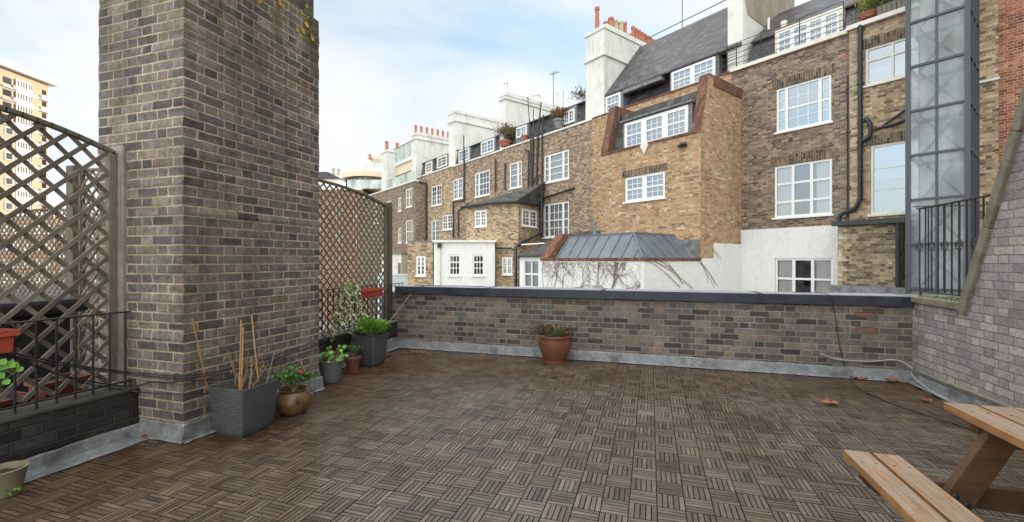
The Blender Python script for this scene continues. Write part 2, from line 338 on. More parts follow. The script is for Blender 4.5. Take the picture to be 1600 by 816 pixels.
# deck slats, colour darker and browner towards the back, left and right walls
_m, _nt, _p, _n, _c, _d = wood_mat('deck_slat', [(0, (.026, .019, .014)), (.25, (.06, .045, .034)), (.5, (.11, .087, .069)), (.75, (.165, .134, .108)), (.9, (.225, .178, .132)), (1, (.26, .172, .098))], .46, 1., .35, (.045, .03, .018), spec=.5)
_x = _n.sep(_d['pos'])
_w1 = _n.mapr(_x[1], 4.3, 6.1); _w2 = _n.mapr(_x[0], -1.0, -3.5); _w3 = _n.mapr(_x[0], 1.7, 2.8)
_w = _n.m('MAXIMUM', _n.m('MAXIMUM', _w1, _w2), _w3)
_near_wall = _n.mapr(_n.m('ADD', _w, _n.m('MULTIPLY', _n.m('SUBTRACT', _d['big'], .5), 1.6)), .15, .95)
_c = _n.mix(_n.m('MULTIPLY', _near_wall, .8), _c, _n.mix(1., _c, (.74, .5, .3, 1), 'MULTIPLY'))
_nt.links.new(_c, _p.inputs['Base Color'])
_ro = _n.m('ADD', _n.mapr(_n.noise(_d['pos'], .9, 3, .6)[0], .36, .62, .13, .42), _n.m('MULTIPLY', _d['g'], .12)); _nt.links.new(_ro, _p.inputs['Roughness'])
_p.inputs['Specular IOR Level'].default_value = .6
_nt.links.new(_n.bump(_d['g'], .6, .0015), _p.inputs['Normal'])
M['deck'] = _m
M['deck_base'] = plain('wet_underlay', (.014, .012, .01), .6, .3, 4)

M['box_leaf'] = leaf_mat('bright_box_leaf', [(0, (.06, .16, .02)), (.5, (.12, .27, .03)), (1, (.22, .4, .06))])
M['ivy_leaf'] = leaf_mat('variegated_ivy_leaf', [(0, (.08, .12, .04)), (.4, (.2, .25, .1)), (.65, (.46, .48, .28)), (1, (.66, .66, .46))])
M['green_leaf'] = leaf_mat('mid_green_leaf', [(0, (.035, .085, .022)), (.6, (.07, .16, .035)), (1, (.15, .26, .06))])
M['nast_leaf'] = leaf_mat('nasturtium_leaf', [(0, (.1, .26, .03)), (1, (.2, .42, .06))])
M['dry_foliage'] = leaf_mat('brown_green_foliage', [(0, (.06, .045, .025)), (.45, (.13, .1, .06)), (.8, (.17, .13, .085)), (1, (.12, .2, .05))])
M['red_foliage'] = leaf_mat('rusty_foliage', [(0, (.12, .05, .03)), (.5, (.24, .11, .06)), (1, (.2, .2, .07))])
M['mauve_foliage'] = leaf_mat('mauve_green_foliage', [(0, (.1, .05, .06)), (.4, (.16, .1, .08)), (.7, (.12, .14, .05)), (1, (.2, .2, .08))])
M['autumn_foliage'] = leaf_mat('yellow_green_foliage', [(0, (.1, .13, .03)), (.5, (.25, .26, .05)), (1, (.4, .3, .06))])
M['succulent_leaf'] = leaf_mat('reddish_succulent_leaf', [(0, (.09, .045, .035)), (.4, (.17, .1, .07)), (.7, (.2, .16, .1)), (1, (.1, .15, .05))])
# ---------------------------------------------------------------- mesh builder
FR, OFF = {}, {}
class MB:
    def __init__(self): self.v, self.f, self.uvs, self.r = [], [], {}, []
    def quad(self, *pts, uv=None, r=None):
        i = len(self.v); self.v += [tuple(p) for p in pts]; self.f.append(tuple(range(i, i+len(pts))))
        if uv: self.uvs[len(self.f)-1] = uv
        self.r.append(rnd.random() if r is None else r)
    def box(self, x0, x1, y0, y1, z0, z1, r=None, grain=None):
        r = rnd.random() if r is None else r
        p = [(x0,y0,z0),(x1,y0,z0),(x1,y1,z0),(x0,y1,z0),(x0,y0,z1),(x1,y0,z1),(x1,y1,z1),(x0,y1,z1)]
        i = len(self.v); self.v += p
        for f in ((0,3,2,1),(4,5,6,7),(0,1,5,4),(1,2,6,5),(2,3,7,6),(3,0,4,7)):
            if grain is not None:
                g = grain; o = [a for a in (0,1,2) if a != g]
                self.uvs[len(self.f)] = [(p[k][g], p[k][o[0]]+p[k][o[1]]) for k in f]
            self.f.append(tuple(i+k for k in f)); self.r.append(r)
    def bar(self, a, b, w, h, up=(0,0,1), r=None, ext=0.):
        """rectangular bar from a to b, w across, h along up"""
        a, b = Vector(a), Vector(b); t = (b-a).normalized(); a -= t*ext; b += t*ext; L = (b-a).length
        up = Vector(up); sd = t.cross(up)
        if sd.length < 1e-5: sd = t.cross(Vector((1,0,0)))
        sd.normalize(); up = sd.cross(t).normalized()
        r = rnd.random() if r is None else r
        i = len(self.v)
        for q in (a, b):
            for (x, y) in ((-1,-1),(1,-1),(1,1),(-1,1)): self.v.append(tuple(q + sd*(x*w/2) + up*(y*h/2)))
        fs = [(0,3,2,1),(4,5,6,7)] + [(k, (k+1)%4, 4+(k+1)%4, 4+k) for k in range(4)]
        for n_, f in enumerate(fs):
            if n_ >= 2:
                k = n_-2; ww = (w, h, w, h)[k]
                self.uvs[len(self.f)] = [(0, k*.2), (0, k*.2+ww), (L, k*.2+ww), (L, k*.2)]
            self.f.append(tuple(i+k for k in f)); self.r.append(r)
    def tube(self, pts, rad, n=6, r=None):
        pts = [Vector(p) for p in pts]; r = rnd.random() if r is None else r
        rad = rad if isinstance(rad, (list, tuple)) else [rad]*len(pts)
        base = len(self.v); ref = None
        for k, p in enumerate(pts):
            t = (pts[min(k+1, len(pts)-1)] - pts[max(k-1, 0)]).normalized()
            if ref is None: ref = t.orthogonal().normalized()
            ref = (ref - t*ref.dot(t)); ref = ref.normalized() if ref.length > 1e-6 else t.orthogonal().normalized()
            s = t.cross(ref)
            for j in range(n):
                a = 2*math.pi*j/n; self.v.append(tuple(p + (ref*math.cos(a)+s*math.sin(a))*rad[k]))
        for k in range(len(pts)-1):
            for j in range(n):
                self.f.append((base+k*n+j, base+k*n+(j+1)%n, base+(k+1)*n+(j+1)%n, base+(k+1)*n+j)); self.r.append(r)
        self.f.append(tuple(base+j for j in reversed(range(n)))); self.r.append(r)
        e = base+(len(pts)-1)*n; self.f.append(tuple(e+j for j in range(n))); self.r.append(r)
    def lathe(self, prof, c=(0,0,0), n=28, r=None, wob=0.):
        r = rnd.random() if r is None else r; base = len(self.v)
        ph = rnd.random()*6
        for (rad, z) in prof:
            for j in range(n):
                a = 2*math.pi*j/n; q = rad*(1+wob*math.sin(2*a+ph))
                self.v.append((c[0]+q*math.cos(a), c[1]+q*math.sin(a), c[2]+z))
        for k in range(len(prof)-1):
            for j in range(n):
                self.f.append((base+k*n+j, base+k*n+(j+1)%n, base+(k+1)*n+(j+1)%n, base+(k+1)*n+j)); self.r.append(r)
        self.f.append(tuple(base+j for j in reversed(range(n)))); self.r.append(r)
        e = base+(len(prof)-1)*n; self.f.append(tuple(e+j for j in range(n))); self.r.append(r)
    def prism(self, poly, a, b, axis=0, r=None):
        """poly in the two other axes, extruded from a to b along axis"""
        r = rnd.random() if r is None else r; i = len(self.v); n = len(poly)
        def mk(t, q): l = list(q); l.insert(axis, t); return tuple(l)
        ar = sum(poly[k][0]*poly[(k+1)%n][1]-poly[(k+1)%n][0]*poly[k][1] for k in range(n))
        if (ar > 0) == (axis == 1): poly = poly[::-1]       # outward faces
        if axis != 1 and ar < 0 and False: pass
        self.v += [mk(a, q) for q in poly] + [mk(b, q) for q in poly]
        self.f.append(tuple(i+k for k in reversed(range(n)))); self.r.append(r)
        self.f.append(tuple(i+n+k for k in range(n))); self.r.append(r)
        for k in range(n):
            self.f.append((i+k, i+(k+1)%n, i+n+(k+1)%n, i+n+k)); self.r.append(r)
    def leaf(self, c, d, up, L, W, bend=.25, r=None):
        """a bent pointed leaf of four faces from c along d"""
        c = Vector(c); d = Vector(d).normalized(); s = d.cross(Vector(up))
        if s.length < 1e-4: s = d.orthogonal()
        s.normalize(); nn = s.cross(d).normalized(); r = rnd.random() if r is None else r
        p = [c, c+d*L*.4+s*W*.5+nn*bend*W*.4, c+d*L*.45-nn*bend*W*.2, c+d*L*.4-s*W*.5+nn*bend*W*.4, c+d*L-nn*bend*L*.4]
        i = len(self.v); self.v += [tuple(q) for q in p]
        for f in ((0,1,2),(0,2,3),(1,4,2),(2,4,3)): self.f.append(tuple(i+k for k in f)); self.r.append(r)
    def round_leaf(self, c, nrm, R_, r=None, n=7):
        c = Vector(c); nn = Vector(nrm).normalized(); a = nn.orthogonal().normalized(); b = nn.cross(a); r = rnd.random() if r is None else r
        i = len(self.v); self.v.append(tuple(c))
        ph = rnd.random()*6
        for k in range(n):
            t = 2*math.pi*k/n+ph; q = R_*(1+.12*math.sin(3*t))
            self.v.append(tuple(c + (a*math.cos(t)+b*math.sin(t))*q + nn*R_*.18))
        for k in range(n): self.f.append((i, i+1+k, i+1+(k+1)%n)); self.r.append(r)
    def build(self, name, mat, parent=None, smooth=None, bevel=0., frame=None):
        if parent is not None:
            fr, off = FR[parent], OFF[parent]
        else: fr, off = frame, (0, 0, 0)
        vv = [(x-off[0], y-off[1], z-off[2]) for (x, y, z) in self.v]
        me = bpy.data.meshes.new(name); me.from_pydata(vv, [], self.f)
        me.materials.append(mat)
        at = me.attributes.new('rnd', 'FLOAT', 'FACE'); at.data.foreach_set('value', self.r)
        uvl = me.uv_layers.new(name='UVMap'); flat = [0.]*(2*len(me.loops)); V = self.v
        for p in me.polygons:
            u = self.uvs.get(p.index)
            if u is None:
                nx, ny, nz = p.normal
                if abs(nz) > .97: u = [(V[k][0], V[k][1]) for k in p.vertices]
                else:
                    l = math.hypot(nx, ny); ux, uy = -ny/l, nx/l
                    if abs(ux) > .985: ux, uy = math.copysign(1, ux), 0.
                    elif abs(uy) > .985: ux, uy = 0., math.copysign(1, uy)
                    if abs(nz) < .12: nz = 0.; nx, ny = uy, -ux
                    vx, vy, vz = -nz*uy, nz*ux, nx*uy-ny*ux
                    u = [(V[k][0]*ux+V[k][1]*uy, V[k][0]*vx+V[k][1]*vy+V[k][2]*vz) for k in p.vertices]
            for li, q in zip(p.loop_indices, u): flat[2*li] = q[0]; flat[2*li+1] = q[1]
        uvl.data.foreach_set('uv', flat)
        if bevel:
            bm = bmesh.new(); bm.from_mesh(me)
            bmesh.ops.remove_doubles(bm, verts=bm.verts, dist=1e-5)
            bmesh.ops.bevel(bm, geom=[e for e in bm.edges if e.is_manifold and e.calc_face_angle(0) > .5], offset=bevel, segments=2, affect='EDGES', profile=.6)
            bm.to_mesh(me); bm.free()
        if smooth:
            me.shade_smooth(); me.set_sharp_from_angle(angle=R(smooth))
        o = bpy.data.objects.new(name, me); COL.objects.link(o)
        if parent is not None: o.parent = parent; FR[o], OFF[o] = fr, off
        elif frame is not None:
            FR[o], OFF[o] = frame, (0, 0, 0)
            o.location = frame.world(0, 0, 0); o.rotation_euler = (0, 0, frame.ang)
        return o
def tag(o, label, cat, group=None):
    o['label'] = label; o['category'] = cat
    if group: o['group'] = group
    return o
def thing(name, label, cat, frame=T, at=(0, 0, 0), group=None):
    o = bpy.data.objects.new(name, None); o.empty_display_size = .1; COL.objects.link(o)
    o.location = frame.world(*at); o.rotation_euler = (0, 0, frame.ang)
    FR[o], OFF[o] = frame, tuple(at)
    return tag(o, label, cat, group)
def one(mb, name, mat, label, cat, at, frame=T, group=None, smooth=None, bevel=0.):
    """a thing that is one mesh, its origin at its base"""
    e = bpy.data.objects.new('tmp', None); FR[e], OFF[e] = frame, tuple(at)
    o = mb.build(name, mat, e, smooth, bevel); o.parent = None; bpy.data.objects.remove(e)
    o.location = frame.world(*at); o.rotation_euler = (0, 0, frame.ang)
    return tag(o, label, cat, group)
def struct(o): o['kind'] = 'structure'; return o

# ---------------------------------------------------------------- house parts (frame coordinates s, d, z; the front faces -d)
def sheet(mb, s0, s1, z0, z1, d, holes=(), depth=.13):
    """front wall sheet at d with rectangular openings and their reveals"""
    S = sorted({s0, s1, *[min(max(h[0], s0), s1) for h in holes], *[min(max(h[1], s0), s1) for h in holes]})
    Z = sorted({z0, z1, *[min(max(h[2], z0), z1) for h in holes], *[min(max(h[3], z0), z1) for h in holes]})
    for a, b in zip(S, S[1:]):
        for c, e in zip(Z, Z[1:]):
            if b-a < 1e-6 or e-c < 1e-6: continue
            ms, mz = (a+b)/2, (c+e)/2
            if any(h[0] < ms < h[1] and h[2] < mz < h[3] for h in holes): continue
            mb.quad((a,d,c),(b,d,c),(b,d,e),(a,d,e))
    for (a, b, c, e) in [h[:4] for h in holes]:
        mb.quad((a,d,c),(a,d,e),(a,d+depth,e),(a,d+depth,c)); mb.quad((b,d,c),(b,d+depth,c),(b,d+depth,e),(b,d,e))
        mb.quad((a,d,e),(b,d,e),(b,d+depth,e),(a,d+depth,e)); mb.quad((a,d,c),(a,d+depth,c),(b,d+depth,c),(b,d,c))
def shell(house, mat, s0, s1, z0, z1, d0, D, holes=(), name='wall'):
    mb = MB(); sheet(mb, s0, s1, z0, z1, d0, holes)
    d1 = d0 + D
    mb.quad((s1,d0,z0),(s1,d1,z0),(s1,d1,z1),(s1,d0,z1)); mb.quad((s0,d1,z0),(s0,d0,z0),(s0,d0,z1),(s0,d1,z1))
    mb.quad((s1,d1,z0),(s0,d1,z0),(s0,d1,z1),(s1,d1,z1)); mb.quad((s0,d0,z1),(s1,d0,z1),(s1,d1,z1),(s0,d1,z1))
    return mb.build(name, mat, house)

def window(house, h, d, lights=((1, 3),), rows=4, rail=True, sill=True, curtain=None, glass='glass', paint='white', border=.07, barw=.022, mull=.09, arch=None, rec=.05, frameproud=False, trans=None, sillw=.06, cols_thick=False):
    """sash or casement window filling the opening h=(s0,s1,z0,z1); lights=((relative width, columns),...)"""
    s0, s1, z0, z1 = h[:4]
    f0, f1 = (d - .05, d + .03) if frameproud else (d+rec, d+rec+.07)
    mb = MB(); e = .002
    B = border
    mb.box(s0+e, s0+B, f0, f1, z0+e, z1-e); mb.box(s1-B, s1-e, f0, f1, z0+e, z1-e)
    mb.box(s0+B, s1-B, f0, f1, z1-B, z1-e); mb.box(s0+B, s1-B, f0, f1, z0+e, z0+B)
    W = (s1-s0-2*B) - mull*(len(lights)-1); tot = sum(l[0] for l in lights); x = s0+B
    g0, g1 = f0+.018, f1-.012
    zz0, zz1 = z0+B, z1-B
    for i, (rel, cols) in enumerate(lights):
        w = W*rel/tot
        if i: mb.box(x, x+mull, f0-.006, f1-.002, zz0, zz1); x += mull
        mid = (zz0+zz1)/2
        if rail: mb.box(x, x+w, f0+.004, f1-.004, mid-.03, mid+.03)
        if trans:
            for q in trans: mb.box(x, x+w, f0+.004, f1-.004, zz0+(zz1-zz0)*q-.035, zz0+(zz1-zz0)*q+.035)
        for c in range(1, cols): mb.box(x+w*c/cols-barw/2, x+w*c/cols+barw/2, g0, g1, zz0, zz1)
        for r_ in range(1, rows):
            zq = zz0+(zz1-zz0)*r_/rows
            if rail and abs(zq-mid) < .04: continue
            mb.box(x, x+w, g0+.002, g1-.002, zq-barw/2, zq+barw/2)
        x += w
    fr = mb.build('window', M[paint], house)
    mg = MB(); gd = f0+.034
    mg.quad((s0+B*.5,gd,z0+B*.5),(s1-B*.5,gd,z0+B*.5),(s1-B*.5,gd,z1-B*.5),(s0+B*.5,gd,z1-B*.5))
    mg.build('pane', M[glass], fr)
    if sill:
        ms = MB(); ms.box(s0-.06, s1+.06, d-.07, f0-.001, z0-sillw, z0+.004); ms.build('sill', M[paint], fr, bevel=.006)
    if curtain:
        mc = MB(); cd = f1+.05
        for (a, b, c, e2, m_) in curtain:
            n = max(2, int((b-a)*(s1-s0)/.05)); A = s0+(s1-s0)*a; Bx = s0+(s1-s0)*b; C0 = z0+(z1-z0)*c; C1 = z0+(z1-z0)*e2
            for k in range(n):
                xa, xb = A+(Bx-A)*k/n, A+(Bx-A)*(k+1)/n; o = .018
                da, db = (cd, cd+o) if k % 2 else (cd+o, cd)
                if m_ == 'blind': da = db = cd
                mc.quad((xa,da,C0),(xb,db,C0),(xb,db,C1),(xa,da,C1))
        mc.build('curtain', M['curtain'], fr)
    if arch:
        ma = MB(); zt = z1; ma.box(s0-.12, s1+.12, d-.004, d+.05, zt+.004, zt+arch); ma.build('lintel', M['arch'], house)
    return fr
def wpx(fr, d, x0, x1, y0, y1):
    """opening from photo columns x0, x1 and the rows y0 (top), y1 (bottom) of its left edge"""
    s0, zt = fr.px(x0, y0, d); _, zb = fr.px(x0, y1, d); s1, _ = fr.px(x1, y0, d)
    return (s0, s1, zb, zt)
def pipe(house, pts, rad=.05, mat='pipe', name='drainpipe', collars=True):
    mb = MB(); mb.tube(pts, rad, 8)
    if collars:
        for a, b in zip(pts, pts[1:]):
            a, b = Vector(a), Vector(b); L = (b-a).length
            k = 1
            while k*1.8 < L:
                p = a+(b-a)*(k*1.8/L); t = (b-a)/L*.04; mb.tube([p-t, p+t], rad*1.3, 8); k += 1
    return mb.build(name, M[mat], house, smooth=50)
def pots(parent, lst, mat):
    """chimney pots: (s, d, z, radius, height)"""
    for (s, d, z, r_, h) in lst:
        mb = MB(); mb.lathe([(r_*.95, 0), (r_*.82, h*.75), (r_*.84, h*.86), (r_*1.02, h*.87), (r_*1.02, h), (r_*.7, h), (r_*.7, h*.9)], (s, d, z), 12)
        mb.build('chimney_pot', M[mat], parent, smooth=50)
def stack(house, s0, s1, d0, d1, z0, z1, mat='stucco', band=None):
    mb = MB(); mb.box(s0, s1, d0, d1, z0, z1-.25)
    o = mb.build('chimney_stack', M[mat], house)
    mc = MB(); mc.prism([(d0-.06, z1-.25), (d1+.06, z1-.25), (d1+.06, z1-.1), (d1-.1, z1), (d0+.1, z1), (d0-.06, z1-.1)], s0-.06, s1+.06, 0)
    mc.build('cap', M[mat], o)
    if band:
        mk = MB(); mk.box(s0-.09, s1+.09, d0-.09, d1+.09, band-.07, band+.05); mk.build('band_course', M[mat], o)
    return o
def roof_prism(house, prof, s0, s1, mat, name='roof'):
    mb = MB(); mb.prism(prof, s0, s1, 0); return mb.build(name, M[mat], house)
def railing(house, s0, s1, d, z0, z1, n=4, step=1.2, rad=.012):
    mb = MB()
    for k in range(n):
        z = z0+(z1-z0)*(k+1)/n; mb.tube([(s0,d,z),(s1,d,z)], rad, 5)
    m = max(1, int(round((s1-s0)/step)))
    for k in range(m+1):
        s = s0+(s1-s0)*k/m; mb.tube([(s,d,z0-.1),(s,d,z1)], rad*1.4, 5)
    return mb.build('roof_railing', M['iron'], house)
# ================================================================ the row of houses
_cr = random.Random(21)
_window = window
def window(house, h, d, lights=((1, 3),), rows=4, curtain=None, **k):
    if curtain is None and k.get('rec', 1) != 0.:
        q = _cr.random()
        curtain = (((0, .2, 0, 1, 'c'), (.8, 1, 0, 1, 'c')) if q < .35 else ((0, 1, .5, 1, 'blind'),) if q < .55 else ((0, 1, 0, .48, 'c'),) if q < .72 else ((0, .28, 0, 1, 'c'),) if q < .85 else None)
    return _window(house, h, d, lights, rows, curtain=curtain, **k)
MR = 0.0
# ---- H1: dark brown house with the white ground floor -----------------------------------
D1 = 0.0
h1 = thing('terraced_house', 'dark brown brick house with white painted ground floor, left of the glass lift shaft', 'house', F, (-.4, 0, ZB))
w_up = wpx(F, 0, 1213, 1299, 140, 208); w_mid = wpx(F, 0, 1210, 1300, 261, 341); w_low = wpx(F, 0, 1211, 1302, 404, 468)
sL, sR = F.s(1143, .0), F.s(1329, 0)
zc = F.px(1240, 82, 0)[1]
shell(h1, M['brown_dark'], sL, sR, ZB, zc, 0, 7.5, [w_up, w_mid, w_low])
window(h1, w_up, 0, ((.55, 1), (2.4, 3), (.55, 1)), 4, arch=.33, rec=.03, curtain=None, glass='glass_blue')
window(h1, w_mid, 0, ((1, 1), (1, 1), (1, 1)), 1, rail=False, trans=(.28, .66), arch=.36, rec=.03, curtain=((.0, .3, 0, 1, 'c'), (.72, 1, 0, 1, 'c')), glass='glass')
window(h1, w_low, 0, ((1, 1), (1, 1), (1, 1)), 1, rail=False, trans=(.52,), rec=.02, sill=False, curtain=((.02, .32, 0, 1, 'c'), (.68, .98, 0, 1, 'c')), glass='glass_dark')
mb = MB(); zw = F.px(1230, 356, 0)[1]
sheet(mb, F.s(1158, 0)-.3, sR, ZB, zw, -.012, [w_low], .02); mb.quad((sL, 0, zw), (sR, 0, zw), (sR, -.012, zw), (sL, -.012, zw))
mb.build('painted_ground_floor', M['white_brick'], h1)
mb = MB(); mb.box(sL, sR, -.12, .3, zc, zc+.13); mb.build('cornice', M['cream'], h1, bevel=.01)
mb = MB(); a, b, c, e = wpx(F, 0, 1314, 1324, 82, 95); mb.box(a, b, -.006, .02, c, e); mb.build('air_brick', M['red'], h1)
mb = MB(); a, zz = F.px(1236, 218, 0); mb.tube([(a, -.05, zz), (a, .01, zz)], .05, 10); mb.build('vent_pipe', M['pipe'], h1)
ze = F.px(1240, 44, .5)[1]; zr = F.px(1222, 19, 3.)[1]
roof_prism(h1, [(.3, zc), (.62, ze), (.5, ze+.02), (.5, ze+.08), (3., zr), (6.8, zc+.4), (6.8, zc)], sL+.5, sR+3.4, 'slate')
dw = wpx(F, .45, 1216, 1313, 53, 84)
mb = MB(); mb.box(dw[0]-.1, dw[1]+.1, .42, .95, zc+.1, dw[3]+.12); mb.build('dormer', M['cream'], h1)
window(h1, (dw[0], dw[1], zc+.12, dw[3]), .40, ((1.15, 2), (1.15, 2), (1, 2), (1, 2)), 3, rail=False, trans=(.72,), sill=False, frameproud=True, glass='glass_blue', mull=.14)
cs = F.s(1163, .3)
o = stack(h1, F.s(1139, .3), cs, .2, 5.2, zc-.5, 15.2, 'stucco')
mb = MB(); mb.prism([(.55, zc+2.3), (5.1, zc+2.3), (5.1, 14.6), (.3, 14.6), (.3, zc+2.9)], cs+.002, cs+.02, 0); mb.build('bare_render', M['cement'], o)
pots(o, [((F.s(1139, .3)+cs)/2, 4.9-k*.42, 15.18, .13, .6) for k in range(11)], 'pot_red')
railing(h1, F.s(1136, .1), F.s(1318, .1), .1, zc+.15, zc+1.15, 5, 1.1)
pipe(h1, [(F.s(1327, -.1), -.1, F.px(1327, 118, -.1)[1]), (F.s(1327, -.1), -.1, F.px(1327, 340, -.1)[1])], .06)
mb = MB(); x, z = F.px(1201, 42, 1.3); mb.tube([(x, 1.3, z-.6), (x, 1.3, z+.35)], .045, 8); x, z = F.px(1225, 38, 1.0); mb.tube([(x, 1.0, z-.4), (x, 1.0, z+.1)], .11, 10); mb.build('roof_vent', M['stucco'], h1, smooth=50)

# ---- H0: yellow brick section, quoins, lower extension -------------------------------------
h0 = thing('yellow_brick_house', 'sooty yellow brick house with roof garden and black drainpipes, left of the lift shaft', 'house', F, (3, 0, ZB))
d = -.15
s0, s1 = F.s(1327, d), F.s(1327, d)+6.2
zt = F.px(1373, 34, d)[1]
u1 = wpx(F, d, 1352, 1440, 77, 135); u2 = wpx(F, d, 1360, 1440, 228, 336)
shell(h0, M['yellow'], s0, s1, ZB, zt, d, 7., [u1, u2])
window(h0, u1, d, ((1, 1), (1, 1)), 1, rail=False, trans=(.68,), rec=.03, arch=.3, glass='glass_blue', paint='cream', mull=.06)
window(h0, u2, d, ((1, 1),), 3, rail=False, rec=.03, arch=.3, glass='glass_blue', paint='cream', sill=True)
mb = MB(); mb.box(s0-.05, s1, d-.13, d+.3, zt, zt+.14); mb.build('cornice', M['cream'], h0, bevel=.01)
mb = MB(); zq0, zq1 = F.px(1334, 180, d)[1], zt
k = 0; z = zq0
while z < zq1-.16:
    mb.box(s0-.004, s0+(.24 if k % 2 else .13), d-.004, d+.11, z+.004, z+.146); z += .15; k += 1
mb.build('quoins', M['quoin'], h0)
pd = d-.09
pipe(h0, [(F.s(1344, pd), pd, F.px(1344, 40, pd)[1]), (F.s(1344, pd), pd, F.px(1344, 312, pd)[1]), (F.s(1336, pd), pd, F.px(1336, 326, pd)[1]), (F.s(1313, pd), pd, F.px(1313, 336, pd)[1]), (F.s(1310, pd), pd, F.px(1310, 348, pd)[1])], .065)
pp = lambda x, y: (F.s(x, pd), pd, F.px(x, y, pd)[1])
pipe(h0, [pp(1345, 222), pp(1358, 214), pp(1360, 206), pp(1360, 194), pp(1352, 185)], .06, collars=False)
pipe(h0, [pp(1362, 205), pp(1378, 198), pp(1417, 170)], .035, collars=False)
pipe(h0, [pp(1366, 202), pp(1398, 194), pp(1414, 188)], .045, collars=False)
# roof garden behind the cornice
roof_prism(h0, [(.9, zt+.1), (1.3, zt+2.3), (4, zt+3), (4, zt+.1)], s0+.3, s0+1.3, 'slate')
# extension in front
de = -.85
ez = F.px(1355, 346, de)[1]; e0, e1 = F.s(1309, de), F.s(1404, de)
ext = thing('rear_extension', 'low sooty brick extension with black gutter under the plain window, beside the lift shaft', 'extension', F, (e0+.7, de, ZB))
mb = MB(); mb.box(e0, e1, de, d-.02, ZB, ez); mb.build('wall', M['olive'], ext)
mb = MB(); z = .6; k = 0
while z < ez-.16:
    mb.box(e0-.004, e0+(.23 if k % 2 else .12), de-.004, de+.11, z+.004, z+.146); z += .15; k += 1
mb.build('quoins', M['quoin'], ext)
mb = MB(); mb.box(e0-.12, e1+.16, de-.16, d-.02, ez, ez+.05); mb.box(e0-.12, e1+.16, de-.16, de-.04, ez-.1, ez); mb.build('gutter', M['pipe'], ext, bevel=.008)
xq = F.s(1403, de-.09)
pipe(ext, [(xq, de-.09, ez-.02), (xq, de-.09, -1)], .055)
mb = MB(); mb.box(e0-.1, e1+.25, de-.35, de-.02, ZB, F.px(1355, 447, de)[1]); mb.build('lead_upstand', M['lead'], ext)

# ---- lift shaft ---------------------------------------------------------------------------
ld = -1.75
l0, l1 = F.s(1419, ld), F.s(1512, ld); lz0, lz1 = F.px(1420, 455, ld)[1]-3, F.px(1466, -40, ld)[1]
lift = thing('lift_shaft', 'tall glazed lift shaft in a blue-grey steel frame, between yellow and red brick houses', 'lift shaft', F, ((l0+l1)/2, -.8, ZB))
ld2 = -.2
zs = [F.px(1420, y, ld)[1] for y in (38, 107, 175, 244, 312, 382)]
pit = (zs[0]-zs[5])/5
zs = [zs[0]+pit*2-pit*k for k in range(10)]
mb = MB()
for (x, y) in ((l0, ld), (l1, ld), (l1, ld2), (l0, ld2)):
    mb.box(x-.05, x+.05, y-.05, y+.05, ZB, zs[0])
mb.box((l0+l1)/2-.025, (l0+l1)/2+.025, ld-.02, ld+.05, ZB, zs[0])
for z in zs:
    mb.box(l0+.05, l1-.05, ld-.045, ld+.045, z-.03, z+.03); mb.box(l1-.045, l1+.045, ld+.05, ld2-.05, z-.04, z+.04); mb.box(l0-.045, l0+.045, ld+.05, ld2-.05, z-.04, z+.04)
mb.box(l1-.03, l1+.05, -.75, -.7, ZB, zs[0]); mb.box(l1-.03, l1+.05, -1.25, -1.2, ZB, zs[0])
mb.build('steel_frame', M['steel'], lift)
mid = (l0+l1)/2
for za, zb in zip(zs, zs[1:]):
    for (a, b) in ((l0+.05, mid-.025), (mid+.025, l1-.05)):
        mb = MB(); mb.box(a, b, ld-.004, ld+.008, zb+.03, za-.03); mb.build('glass_panel', M['glass_lift'], lift)
mb = MB(); mb.box(l1-.004, l1+.008, ld+.05, ld2-.05, ZB, zs[0]); mb.build('side_glazing', M['glass_lift'], lift)
mb = MB()
for za, zb in zip(zs, zs[1:]):
    mb.bar((l0+.12, ld+.55, zb), (l1-.1, ld+.55, za), .06, .08, (0, 1, 0)); mb.bar((l0+.12, ld+.62, za), (l1-.1, ld+.62, zb), .06, .08, (0, 1, 0))
    mb.box(l0+.05, l1-.05, ld+.66, ld+.72, (za+zb)/2+.38, (za+zb)/2+.48)
mb.build('cross_brace', M['brace'], lift)
mb = MB(); mb.box(l0+.05, l1-.05, ld+1.15, ld+1.2, ZB, zs[0]); mb.build('back_panel', M['lift_back'], lift)

# ---- red brick house on the right -----------------------------------------------------------
rh = thing('red_brick_house', 'tall red brick house with pale quoins, right of the glass lift shaft', 'house', F, (10, 0, ZB))
r0 = l1+.06; r1 = F.s(1561, -.1)
zm = F.px(1548, 128, -.1)[1]
mb = MB(); mb.box(r0, r1, -.1, 7, ZB, zm); mb.build('lower_wall', M['old_red'], rh)
mb = MB(); mb.box(r0, r1-.02, -.06, 7, zm+.06, 16); mb.build('upper_wall', M['yellow'], rh)
mb = MB(); z = zm+.08; k = 0
while z < 15.8:
    mb.box(r1-(.5 if k % 2 else .35), r1-.014, -.075, .1, z, z+.14); z += .15; k += 1
mb.build('quoins', M['quoin'], rh)
mb = MB(); mb.box(r1-.42, r1+.02, -.2, .2, zm, zm+.06); mb.build('ledge', M['stucco'], rh)
mb = MB(); mb.box(r1+.003, r1+14, -.16, 7, ZB, 16); mb.build('wall', M['red'], rh)

